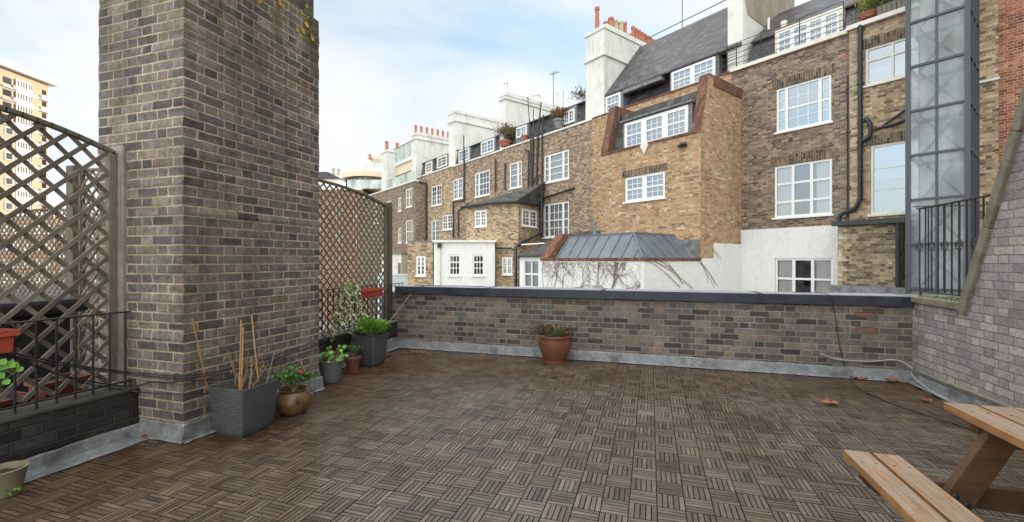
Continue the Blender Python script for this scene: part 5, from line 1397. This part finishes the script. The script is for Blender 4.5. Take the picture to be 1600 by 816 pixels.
# 5 tall square planter with shrub
c5 = (-3.53, 4.98)
square_pot('square_planter', 'tall square grey planter holding a bright green shrub, near the back wall corner', c5, .125, .17, .40, 'grey_pot', 0., lip=.016, curve=.1, soil=.03)
bush('box_shrub', 'bright green dense little shrub in the tall grey planter', 'shrub', (c5[0]+.02, c5[1], .47), (.2, .19, .115), 1700, 'box_leaf', .03, .022, 60, .37, up=.25, core=.17)
bush('trailing_weed', 'few thin weeds at the edge of the tall grey planter', 'plant', (c5[0]-.15, c5[1]-.15, .42), (.05, .05, .05), 40, 'green_leaf', .02, .01, 5, .37)

# 6 red trough on the far railing with ivy
def trough(label, x, y0, y1, z0, z1, w=.16, group='red plastic troughs', mt='red_plastic'):
    t = thing('planter_trough', label, 'planter', T, (x, (y0+y1)/2, z0), group)
    mb = MB(); tp = .02
    mb.prism([(x-w/2+tp, z0), (x+w/2-tp, z0), (x+w/2, z1-.03), (x-w/2, z1-.03)], y0+tp, y1-tp, 1); mb.build('trough', M[mt], t, bevel=.008)
    mb = MB(); mb.box(x-w/2-.012, x+w/2+.012, y0-.0, y0+.02, z1-.035, z1); mb.box(x-w/2-.012, x+w/2+.012, y1-.02, y1, z1-.035, z1); mb.box(x-w/2-.012, x-w/2+.006, y0+.02, y1-.02, z1-.035, z1); mb.box(x+w/2-.006, x+w/2+.012, y0+.02, y1-.02, z1-.035, z1)
    mb.build('rim', M[mt], t, bevel=.004)
    mb = MB(); mb.box(x-w/2+.01, x+w/2-.01, y0+.022, y1-.022, z1-.05, z1-.025); mb.build('soil', M['soil'], t)
    return t
yt0, zt0 = T.side(553, 452, -3.83); yt1, zt1 = T.side(589, 450, -3.83)
trough('red plastic trough hung on the far railing, with ivy spilling from it', -3.83, yt0+.02, yt1+.06, zt1-.125, zt1+.005)
iv = thing('trailing_ivy', 'variegated ivy trailing from the red trough down the far railing', 'ivy', T, (-3.8, 4.95, .9))
lf, st = MB(), MB()
for s_ in ([(540, 452), (528, 470), (520, 500), (516, 530)], [(548, 448), (543, 478), (546, 505), (552, 540)], [(552, 450), (556, 478), (566, 505), (572, 540), (566, 558)], [(545, 450), (562, 488), (574, 515), (571, 545)], [(556, 455), (560, 490), (569, 520), (575, 528)], [(540, 450), (533, 480), (530, 505)], [(536, 447), (556, 446), (548, 460)]):
    pts = []
    for (a, b), (c_, d_) in zip(s_, s_[1:]):
        for q in range(5):
            px, py = a+(c_-a)*q/5, b+(d_-b)*q/5; y, z = T.side(px, py, -3.78); pts.append(Vector((-3.78+rnd.uniform(-.02, .03), y, z)))
    st.tube(pts, .0025, 4)
    for p in pts:
        for k in range(8): lf.leaf(p+Vector((rnd.uniform(-.02, .05), rnd.gauss(0, .032), rnd.gauss(0, .028))), (rnd.uniform(-.2, 1), rnd.uniform(-1, 1), -.8), (1, 0, .5), rnd.uniform(.03, .055), rnd.uniform(.028, .046))
for k in range(170): 
    y, z = T.side(rnd.gauss(548, 7), rnd.gauss(452, 6), -3.8); lf.leaf((-3.8+rnd.uniform(-.05, .05), y, z), (rnd.uniform(-1, 1), rnd.uniform(-1, 1), rnd.uniform(-.3, 1)), (0, 0, 1), rnd.uniform(.025, .045), .032)
lf.build('leaves', M['ivy_leaf'], iv); st.build('stems', M['dead'], iv)

# 7 terracotta pot against the back wall
c7 = (-1.235, 5.85)
round_pot('terracotta_pot', 'large terracotta pot with saucer standing alone by the back wall', c7, [(.13, 0), (.137, .005), (.165, .05), (.195, .13), (.213, .21), (.216, .27), (.208, .31), (.21, .315), (.222, .325), (.224, .342), (.214, .348)], 'terracotta', .325, (.16, .045, .02), wob=.006)
bush('succulent', 'brownish trailing succulent in the large terracotta pot', 'plant', (c7[0]-.06, c7[1]-.02, .41), (.27, .17, .09), 1000, 'succulent_leaf', .034, .022, 34, .34, up=.15, core=.2)
bush('fern_sprig', 'small green sprig at the right of the large terracotta pot', 'plant', (c7[0]+.06, c7[1]-.08, .385), (.09, .06, .05), 150, 'green_leaf', .03, .014, 9, .34)
lf = MB(); st = MB(); t = thing('hanging_strands', 'grey dry strands hanging over the left rim of the large terracotta pot', 'dead plant', T, (c7[0]-.2, c7[1]-.08, .2))
for k in range(9):
    x, y, z = c7[0]-.2+rnd.uniform(-.03, .04), c7[1]-.1+rnd.uniform(-.05, .03), .37; pts = [(c7[0]-.12, y+.03, .36), (x, y, z)]
    for q in range(5): x += rnd.uniform(-.018, .01); y += rnd.uniform(-.01, .01); z -= .026; pts.append((x, y, z)); lf.leaf((x, y, z), (rnd.uniform(-1, 1), -.5, -.6), (0, 0, 1), .022, .012)
    st.tube(pts, .003, 4)
st.build('stems', M['dead'], t); lf.build('leaves', M['dry_foliage'], t)

# 8 beige pot bottom left and red trough on the near railing
c8 = (-3.633, 1.561)
round_pot('beige_pot', 'plain beige pot with no plant, cut by the left picture edge', c8, [(.07, 0), (.074, .003), (.1, .14), (.104, .145), (.106, .155)], 'beige_pot', .125)
mb = MB(); wd = thing('weed_sprig', 'tiny green weed sprouting on the deck against the beige pot', 'plant', T, (-3.45, 1.5, 0))
wx, wy = ground(18, 776)
for k in range(26): mb.leaf((wx+rnd.gauss(0, .018), wy+rnd.gauss(0, .018), .01+rnd.random()*.03), (rnd.uniform(-1, 1), rnd.uniform(-1, 1), .5), (0, 0, 1), .03, .016)
mb.build('leaves', M['nast_leaf'], wd)
yq, zq = T.side(22, 514, -3.80)
trough('red plastic trough hung on the near railing at the left picture edge', -3.83, yq-.62, yq-.0, zq-.14, zq+.0, .17)
t = thing('nasturtium', 'bright green nasturtium leaves sprouting between the near railing bars at the left edge', 'plant', T, (-3.8, 1.65, .4))
lf, st = MB(), MB()
for (px, py) in ((6, 574), (16, 570), (24, 571), (31, 577), (3, 588), (10, 597), (5, 566)):
    y, z = T.side(px, py, -3.76)
    for k in range(1): lf.round_leaf((-3.76+rnd.uniform(-.02, .02), y, z), (1, -.8, .7), rnd.uniform(.016, .026), r=rnd.random())
    st.tube([(-3.80, y-.08, z-.07), (-3.78, y-.03, z-.03), (-3.76, y, z)], .0022, 4)
lf.build('leaves', M['nast_leaf'], t); st.build('stems', M['nast_leaf'], t)
# troughs on the neighbour's side
trough('red trough on the floor behind the near railing, left one of the pair', -4.42, 1.62, 2.02, .06, .40, .22, mt='dull_red')
trough('red trough on the floor behind the near railing, right one of the pair', -4.42, 2.06, 2.36, .08, .46, .22, mt='dull_red')
mb = MB(); x0_, x1_ = -6.4, -5.5
for (a, b, c_, d_, e_, f_) in ((-6.5, -5.6, 2.2, 2.9, .02, .86), (-6.6, -5.5, 2.1, 3.0, .86, 1.0)): mb.box(a, b, c_, d_, e_, f_)
one(mb, 'covered_barbecue', M['black_cloth'], 'bulky object under a black cover on the neighbouring roof, seen through the near trellis', 'covered object', (-6, 2.5, .02), bevel=.04)
mb = MB(); mb.box(-7.6, -6.9, 1.4, 2.6, .62, .66); 
for (x, y) in ((-7.55, 1.45), (-6.95, 1.45), (-7.55, 2.55), (-6.95, 2.55)): mb.box(x-.03, x+.03, y-.03, y+.03, .02, .62)
one(mb, 'timber_bench', M['post'], 'pale timber bench on the neighbouring roof beyond the trellis', 'bench', (-7.2, 2, .02))

# ================================================================ picnic table
pt = thing('picnic_table', 'orange-brown picnic table with weathered boards and attached benches, cut by the right picture corner', 'picnic table', T, (1.63, 1.8, 0))
def plank(name, x0_, x1_, y0_, y1_, z0_, z1_, mat='board'):
    mb = MB(); mb.bar(((x0_+x1_)/2, y0_, (z0_+z1_)/2), ((x0_+x1_)/2, y1_, (z0_+z1_)/2), x1_-x0_, z1_-z0_); o = mb.build(name, M[mat], pt, bevel=.004)
    for q in (.25, .75):
        for yq in (y1_-.138, y1_-1.28):
            m2 = MB(); m2.lathe([(.0045, 0), (.0045, .0012), (.002, .0008)], (x0_+(x1_-x0_)*q, yq, z1_), 10); m2.build('screw', M['iron'], o)
    return o
yE_ = ground(1317, 702, .45); xS = yE_[0]; yEnd = yE_[1]
for k in range(2): plank('seat_board', xS+k*.123, xS+.107+k*.123, yEnd-1.5, yEnd, .412, .45)
tE = ground(1474, 628, .72); xT = tE[0]; yT = tE[1]
for k in range(5): plank('table_board', xT+k*.128, xT+.114+k*.128, yT-1.5, yT-.004*(k % 2), .684, .72)
xT2 = xT+5*.128; xS2 = xT2+(xT-xS-.234)
for k in range(2): plank('seat_board', xS2+k*.122, xS2+.112+k*.122, yEnd-1.5, yEnd, .412, .45)
for yy in (yEnd-.16, yEnd-1.3):
    mb = MB(); xa, xb = xS+.02, xS2+.214
    mb.prism([(xa+.06, .315), (xb-.06, .315), (xb, .37), (xb, .411), (xa, .411), (xa, .37)], yy, yy+.042, 1); mb.build('cross_beam', M['frame'], pt, bevel=.003)
    mb = MB(); xa, xb = xT+.03, xT2-.04
    mb.prism([(xa+.07, .585), (xb-.07, .585), (xb, .64), (xb, .683), (xa, .683), (xa, .64)], yy, yy+.042, 1); mb.build('top_batten', M['frame'], pt, bevel=.003)
    for sgn in (1, -1):
        xm = (xT+xT2)/2
        A = (xm-sgn*.555, yy-.025, .0); B = (xm-sgn*.205, yy-.025, .683)
        mb = MB()
        w = .057
        mb.prism([(A[0]-w, 0), (A[0]+w, 0), (B[0]+w, .682), (B[0]-w, .682)], yy-.046, yy-.003, 1)
        lg = mb.build('leg', M['frame'], pt, bevel=.003)
        for zz, off in ((.345, .03), (.375, -.025)):
            t_ = zz/.683; x = A[0]+(B[0]-A[0])*t_+off
            m2 = MB(); m2.lathe([(.013, 0), (.013, .003), (.009, .006), (.003, .0075)], (0, 0, 0), 12); m2.v = [(x+a, yy-.046-c_, zz+b) for (a, b, c_) in m2.v]; m2.build('bolt', M['iron'], lg, smooth=50)
            m2 = MB(); m2.lathe([(.013, 0), (.013, .003), (.009, .006), (.003, .0075)], (0, 0, 0), 12); m2.v = [(x+a, yy+.043+c_, zz+b) for (a, b, c_) in m2.v]

# ================================================================ cables
def cable(label, pts, rad, mat='cable', name='cable', group=None, sub=6):
    P = [Vector(p) for p in pts]; out = []
    for k in range(len(P)-1):
        p0, p1, p2, p3 = P[max(k-1, 0)], P[k], P[k+1], P[min(k+2, len(P)-1)]
        for q in range(sub):
            t = q/sub; out.append(.5*((2*p1)+(p2-p0)*t+(2*p0-5*p1+4*p2-p3)*t*t+(3*p1-p0-3*p2+p3)*t**3))
    out.append(P[-1]); mb = MB(); mb.tube(out, rad, 6)
    return one(mb, name, M[mat], label, 'cable', tuple(P[0]), group=group, smooth=60)
sx = lambda x, px, py: (x, *T.side(px, py, x))
sy = lambda y, px, py: (T.px(px, py, y)[0], y, T.px(px, py, y)[1])
xr, xp, yp = -3.89, PX1+.016, PY0-.016
labs = ['uppermost black cable running from the near railing round the pier', 'second black cable running from the near railing round the pier', 'middle black cable sagging from the near railing onto the pier', 'lowest black cable sagging round the foot of the pier behind the planter']
for k, (L1, L2) in enumerate((([(0, 548), (70, 562), (140, 574), (205, 582)], [(380, 572), (440, 552), (505, 528)]), ([(0, 552), (70, 566), (140, 577), (205, 585)], [(380, 577), (440, 558), (506, 534)]), ([(0, 549), (60, 575), (130, 594), (205, 604)], [(370, 590), (440, 567), (506, 540)]), ([(0, 546), (60, 572), (130, 598), (205, 611)], [(340, 612)]))):
    pts = [sx(xr+.02+.006*k, *q) for q in L1]
    pts += [sy(yp-.004*k, 235, (584, 588, 597, 614)[k]), sy(yp-.004*k, 268, (587, 591, 598, 616)[k]), (xp, PY0-.012, T.side(279, (588, 592, 597, 617)[k], xp)[1]), sx(xp+.003*k, 320, (584, 588, 594, 615)[k])]
    pts += [sx(xp+.003*k, *q) for q in L2]
    if k < 3: pts += [(PX1+.01, PY1+.05, pts[-1][2]+.03), sx(-3.86, 522, (508, 512, 516)[k]), sx(-3.87, 532, (480, 484, 486)[k]), sx(-3.88, 540, (462, 466, 470)[k])]
    cable(labs[k], pts, (.0055, .0055, .005, .0045)[k], group='black cables round the pier')
for k, L in enumerate(([(506, 580), (560, 548), (610, 500), (640, 462), (655, 448)], [(600, 456), (630, 458), (648, 450), (668, 447)], [(598, 464), (625, 463), (645, 455), (662, 448)], [(612, 446), (640, 454), (660, 447), (690, 447)])):
    pts = []
    for (px, py) in L:
        if px < 618: y, z = T.side(px, py, -3.78); pts.append((-3.78, y, z))
        else:
            yy = WY-.06 if py > 452 else WY+.02; x, z = T.px(px, py, yy); pts.append((x, yy, max(z, .976) if yy > WY else z))
    cable(('long grey cable slanting from the pier foot up to the coping end', 'black cable looped over the coping end, topmost of the tangle', 'black cable looped under the others at the coping end', 'short black cable lying along the left end of the coping')[k], pts, .0055 if k else .005, 'grey_cable' if k == 0 else 'cable', group='cables at the coping end')
cable('thin black cable lying over the middle left of the coping', [(T.px(760, 447, WY+.2)[0], WY+.2, .977), (T.px(715, 446, WY+.25)[0], WY+.25, .977), (T.px(690, 448, WY+.1)[0], WY+.1, .978)], .004)
# right side: thin cable over the coping and across the deck
c1 = [(T.px(1240, 455, WY+.2)[0], WY+.25, .977), (T.px(1275, 452, WY+.1)[0], WY+.1, .985), sy(WY-.06, 1296, 462), sy(WY-.02, 1304, 490), sy(WY-.02, 1312, 540), sy(WY-.04, 1318, 565), (*ground(1324, 590), .012), (*ground(1345, 610), .006), (*ground(1400, 634), .005), (*ground(1470, 657), .005), (*ground(1505, 668), .005), (*ground(1560, 690), .005)]
cable('thin dark cable hanging over the coping and crossing the deck to the picnic table', c1, .0042)
c2_ = [sy(WY-.03, 1281, 553), sy(WY-.035, 1310, 562), sy(WY-.035, 1360, 565), sy(WY-.04, 1400, 563), (FX-.05, 6.03, .17), sx(FX-.04, 1425, 586), sx(FX-.05, 1448, 607), sx(FX-.06, 1474, 622), sx(FX-.06, 1500, 640)]
cable('pale grey conduit running along the foot of the right corner walls', c2_, .011, 'grey_cable', 'conduit')
mb = MB(); x, z = T.px(855, 470, WY); mb.tube([(x-.02, WY-.003, .84), (x-.01, WY-.003, .6), (x, WY-.004, .42)], .003, 4)
one(mb, 'wall_wire', M['grey_cable'], 'thin pale wire on the back wall above the large terracotta pot', 'wire', (x, WY-.003, .42))

# ================================================================ fallen leaves
LV = [(232, 683, .055, 'curled orange leaf in the corner between dwarf wall and pier'), (648, 552, .05, 'left of the two brown leaves at the left end of the back wall'), (660, 552, .06, 'right of the two brown leaves at the left end of the back wall'), (755, 558, .04, 'lone brown leaf by the back wall left of the terracotta pot'),
      (1297, 632, .075, 'big orange leaf lying alone on the deck near the right corner'), (1326, 587, .05, 'leftmost orange leaf under the right end of the back wall'), (1343, 590, .04, 'middle orange leaf under the right end of the back wall'), (1384, 592, .06, 'orange leaf close to the right corner of the walls'), (1396, 596, .05, 'rusty leaf right in the corner of the walls'),
      (1447, 628, .045, 'brown leaf lying by the right wall foot'), (606, 557, .05, 'orange leaf behind the tall grey planter')]
for (px, py, s, lab) in LV:
    x, y = ground(px, py); y = min(y, WY-.07); mb = MB(); n = 5
    cx, cy, cz = x, y, .012; a0 = rnd.random()*6
    ctr = len(mb.v); mb.v.append((cx, cy, cz+.012)); ring = 20
    for k in range(ring):
        a = a0+2*math.pi*k/ring; rr = s*(.55+.45*abs(math.cos(2.5*(a-a0))))*rnd.uniform(.85, 1.1); mb.v.append((cx+math.cos(a)*rr, cy+math.sin(a)*rr, cz+rnd.uniform(-.006, .03)))
    for k in range(ring): mb.f.append((ctr, ctr+1+k, ctr+1+(k+1)%ring)); mb.r.append(.5)
    mb.tube([(cx, cy, cz+.01), (cx+math.cos(a0)*s*1.5, cy+math.sin(a0)*s*1.5, cz)], .0018, 4)
    one(mb, 'fallen_leaf', M['leaf_dry'], lab, 'leaf', (x, y, 0), group='fallen leaves', smooth=40)
# specks of grit and leaf crumbs on the deck
mb = MB()
for k in range(700):
    x, y = rnd.uniform(-3.6, 2.6), 6.0-rnd.random()**1.3*4.6; mb.leaf((x, y, .003), (rnd.uniform(-1, 1), rnd.uniform(-1, 1), .15), (0, 0, 1), rnd.uniform(.006, .022), rnd.uniform(.004, .01))
o = mb.build('deck_litter', M['dry_foliage'], None, frame=T); o['kind'] = 'stuff'

# ================================================================ plants on the far parapets
def far_bush(name, label, px, py, d_, rad, n, mat, L, pot=None, zlow=None):
    s, z = F.px(px, py, d_); w = F.world(s, d_, z)
    return bush(name, label, 'shrub', (w.x, w.y, w.z), rad, n, mat, L, L*.5, 16, zlow, core=.3)
def far_pot(label, px, ptop, pbot, d_, r_, mat):
    s, z1_ = F.px(px, ptop, d_); z0_ = F.px(px, pbot, d_)[1]; H = z1_-z0_
    mb = MB(); mb.lathe([(r_*.7, 0), (r_*.95, H*.75), (r_*1.08, H*.76), (r_*1.08, H), (r_*.85, H), (r_*.8, H*.9)], (s, d_, z0_), 16)
    return one(mb, 'roof_pot', M[mat], label, 'plant pot', (s, d_, z0_), F, 'pots on the parapets', smooth=40)
far_pot('large terracotta pot under a mauve bush on the brown parapet', 789, 221, 229, .1, .42, 'pot_red')
far_bush('roof_bush', 'mauve and green bush in a pot on the brown parapet left of the waste pipes', 791, 211, .1, (.62, .5, .5), 1500, 'mauve_foliage', .12)
far_pot('small terracotta pot on the parapet beside a roof window, near the waste pipes', 820, 212, 219, .1, .22, 'pot_red')
far_pot('blue-grey pot with rusty grass on the parapet', 873, 187, 202, .1, .3, 'lead')
far_bush('roof_grass', 'rusty grass tuft in the blue-grey parapet pot', 872, 181, .1, (.5, .4, .25), 700, 'red_foliage', .14)
far_bush('roof_plants', 'straggly brown plants on the flat roof left of the white pot-lined chimney', 907, 152, 2.2, (.7, .5, .35), 420, 'mauve_foliage', .13)
# roof garden on the yellow house
s, z = F.px(1386, 26, .1); zt_ = F.px(1373, 34, -.15)[1]+.14
mb = MB(); mb.box(F.s(1371, .1), F.s(1400, .1), .05, .5, zt_, zt_+.42)
for k in range(6): mb.box(F.s(1371, .1)+.02+k*.115, F.s(1371, .1)+.11+k*.115, .03, .05, zt_+.03, zt_+.4)
one(mb, 'roof_planter', M['timber_dark'], 'slatted wooden planter box on the pale cornice beside the lift shaft', 'planter', (F.s(1386, .1), .1, zt_), F)
far_pot('brick-red pot at the left end of the roof garden beside the lift shaft', 1358, 22, 28, .25, .26, 'pot_red')
far_bush('roof_shrub', 'yellow-green autumn shrub in the roof garden beside the lift shaft', 1357, 10, .25, (.36, .3, .38), 900, 'autumn_foliage', .07)
far_bush('roof_shrub', 'dark green shrub in the wooden planter beside the lift shaft', 1387, 4, .3, (.5, .3, .3), 900, 'green_leaf', .07)

# ================================================================ left background
def block(name, label, cat, Z, p0, p1, ytop, mat, rows, cols, wpx_, D=9, roof=None, hpx=10, paint='white', group=None):
    t = thing(name, label, cat, K, (K.s((p0+p1)/2, Z), Z, ZB), group)
    a, b = K.s(p0, Z), K.s(p1, Z); z = K.px(0, ytop, Z)[1]
    holes = []
    for y in rows:
        for x in cols: holes.append(wpx(K, Z, x, x+wpx_, y, y+hpx))
    shell(t, M[mat], a, b, ZB, z, Z, D, holes)
    for h in holes: window(t, h, Z, ((1, 1),), 4, barw=.05, border=.1, rec=.03, curtain=None)
    if roof:
        mb = MB(); mb.prism([(Z-.2, z), (Z+D/2, z+roof), (Z+D+.2, z)], a-.1, b+.1, 0); mb.build('roof', M['slate'], t)
    else:
        mb = MB(); mb.box(a, b, Z-.08, Z+.3, z, z+.15); mb.build('parapet_coping', M['stucco'], t)
    return t
block('mews_house', 'yellow brick houses with rows of white windows beyond the near trellis, at the far left', 'house', 42, -60, 84, 338, 'tan', (352, 378, 404, 428), (-40, -18, 4, 20, 36, 54, 70), 8, 8, None, 13)
block('mews_house', 'pinkish brick house with white windows beyond the trellis, nearer the pier', 'house', 37, 86, 175, 352, 'old_red', (366, 390, 414, 438), (92, 108, 124, 142, 158), 8, 8, 1.0, 13)
block('mews_house', 'low dark grey slate-roofed house in front of the yellow houses at the far left', 'house', 27, -70, 150, 462, 'brown_dark', (478, ), (-30, 20, 70, 115), 12, 6, .5, 14)

# the tower block, lit by the sun
tx = cam2w(-116, 98)
tb = thing('tower_block', 'tall sunlit tower block with orange brick and white panels, at the far left', 'tower block', K, (-122, 96, ZB))
Xf = -33/685*0 - 116.0; Z0, Z1 = 84., 110.5
sc_ = 110.5*(-(75-800)/685)/116.0
Xf = -(800-75)/685*110.5
ztw = CAMH+(CY-133)*110.5/FPX
mb = MB(); mb.box(Xf-14, Xf, Z0, Z1, ZB, ztw); mb.build('core', M['orange_brick'], tb)
fh = 2.9; nfl = int((ztw-5)/fh)
# along the visible +s face: d from Z0 to Z1
dz = lambda px: K.side(px, 200, Xf)[0]
c_a, c_b, c_c, c_d = dz(2), dz(25), dz(50), dz(63)
pan, bal, gp = MB(), MB(), MB()
class win:
    @staticmethod
    def box(*q):
        m_ = MB(); m_.box(*q); m_.build('window', M['glass_dark'], tb)
for k in range(nfl):
    z = ztw-1.2-fh*(k+1)
    pan.box(Xf+.02, Xf+.12, c_b, c_c, z, z+1.15); pan.box(Xf+.02, Xf+.10, c_b, c_c, z+1.15+1.35, z+fh)
    for j in range(6):
        a = c_b+(c_c-c_b)*j/6; win.box(Xf+.02, Xf+.06, a+.25, a+(c_c-c_b)/6-.1, z+1.15, z+2.5); pan.box(Xf+.02, Xf+.14, a, a+.25, z+1.15, z+2.5)
    pan.box(Xf+.02, Xf+.1, c_c, c_d, z-.25, z+.3)
    bal.box(Xf+.02, Xf+.5, c_d, Z1+.1, z-.2, z+1.0); win.box(Xf+.02, Xf+.08, c_d+.4, Z1-.5, z+1.0, z+2.4)
    if k < 4: gp.box(Xf+.02, Xf+.35, c_a+2.2, c_b, z, z+1.0); gp.box(Xf+.02, Xf+.3, c_a, c_a+2.2, z-.1, z+.3); win.box(Xf+.02, Xf+.07, c_a+.3, c_a+2., z+.9, z+2.3); win.box(Xf+.02, Xf+.07, c_a+2.5, c_b-.2, z+1.0, z+2.5)
    else: pan.box(Xf+.02, Xf+.2, c_a+.6, c_b-.7, z+.6, z+2.4); win.box(Xf+.2, Xf+.24, c_a+.8, c_b-.9, z+.8, z+2.2)
pan.build('pale_panels', M['pale_panel'], tb); bal.build('balconies', M['pale_panel'], tb); gp.build('grey_balconies', M['grey_panel'], tb)
mb = MB(); mb.box(Xf-15, Xf+1.2, Z0-1, Z1+1.5, ztw+.2, ztw+1.3); mb.build('roof_slab', M['pale_panel'], tb)
mb = MB(); mb.box(Xf-10, Xf-3, Z0+2, Z1-4, ztw+1.3, ztw+3.5); mb.build('plant_room', M['grey_panel'], tb)

# ================================================================ light, sky, camera
w = bpy.data.worlds.new('World'); sc.world = w; w.use_nodes = True
nt = w.node_tree; nt.nodes.clear(); n = N(nt)
out = nt.nodes.new('ShaderNodeOutputWorld'); bg = nt.nodes.new('ShaderNodeBackground'); sky = nt.nodes.new('ShaderNodeTexSky')
SUN_AZ, SUN_EL = R(60), R(17)
sky.sky_type = 'NISHITA'; sky.sun_disc = False; sky.sun_elevation = SUN_EL; sky.sun_rotation = math.pi/2-SUN_AZ
sky.air_density = 1.0; sky.dust_density = .6; sky.ozone_density = 1.6
tc = nt.nodes.new('ShaderNodeTexCoord'); g = n.sep(tc.outputs['Generated'])
den = n.m('ADD', n.m('MAXIMUM', g[2], 0.), .22)
cv = n.comb(n.m('DIVIDE', g[0], den), n.m('DIVIDE', g[1], den), 0.)
f1_, _ = n.noise(n.vadd(cv, (3.1, 1.7, 0)), .8, 6, .52, .5)
cl = n.mapr(f1_, .33, .56, 0., 1., True)
f2_, _ = n.noise(n.vadd(cv, (7.3, 2.2, 0)), 1.7, 4, .5, .2)
cc = n.ramp(f2_, [(.3, (3.4, 3.46, 3.55)), (.7, (3.8, 3.8, 3.78))])
hz = n.mapr(g[2], .0, .3, .85, 0.)
skyc = n.mix(hz, n.mix(n.m('MULTIPLY', cl, .93), n.mix(.6, sky.outputs[0], (2.15, 3.0, 3.45, 1)), cc), (3.6, 3.64, 3.66, 1))
# overcast sky brighter overhead; unseen lobe behind the viewpoint added to brighten the walls
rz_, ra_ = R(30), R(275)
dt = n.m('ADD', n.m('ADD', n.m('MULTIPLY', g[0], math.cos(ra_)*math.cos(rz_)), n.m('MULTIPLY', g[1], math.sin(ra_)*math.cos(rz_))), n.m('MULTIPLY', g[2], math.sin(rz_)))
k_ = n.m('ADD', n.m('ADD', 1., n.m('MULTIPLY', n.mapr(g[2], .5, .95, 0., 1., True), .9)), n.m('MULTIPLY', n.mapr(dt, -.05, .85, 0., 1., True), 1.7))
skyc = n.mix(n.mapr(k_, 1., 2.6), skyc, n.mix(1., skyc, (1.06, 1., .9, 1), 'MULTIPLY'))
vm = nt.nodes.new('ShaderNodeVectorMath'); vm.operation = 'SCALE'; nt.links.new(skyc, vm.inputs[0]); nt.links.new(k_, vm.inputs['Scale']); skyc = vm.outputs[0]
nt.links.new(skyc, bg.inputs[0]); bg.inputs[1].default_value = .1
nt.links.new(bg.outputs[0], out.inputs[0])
L = bpy.data.lights.new('sun', 'SUN'); L.energy = 2.0; L.angle = R(.6); L.color = (1, .9, .76)
so = bpy.data.objects.new('sun', L); COL.objects.link(so)
so.rotation_euler = Vector((math.cos(SUN_AZ)*math.cos(SUN_EL), math.sin(SUN_AZ)*math.cos(SUN_EL), math.sin(SUN_EL))).to_track_quat('Z', 'Y').to_euler()
so.location = (0, 0, 60)
cam = bpy.data.cameras.new('camera'); co = bpy.data.objects.new('camera', cam); COL.objects.link(co)
cam.sensor_width = 36; cam.lens = 36*FPX/1600; cam.clip_start = .05; cam.clip_end = 3000
cam.shift_y = (408-CY)/1600*-1
co.location = (0, 0, CAMH); co.rotation_euler = (R(90), 0, YAW)
sc.camera = co
sc.view_settings.view_transform = 'Standard'; sc.view_settings.look = 'None'; sc.view_settings.gamma = 1; sc.view_settings.use_curve_mapping = False
sc.view_settings.exposure = 1.46
sc.cycles.max_bounces = 8; sc.cycles.transparent_max_bounces = 12; sc.cycles.use_denoising = True
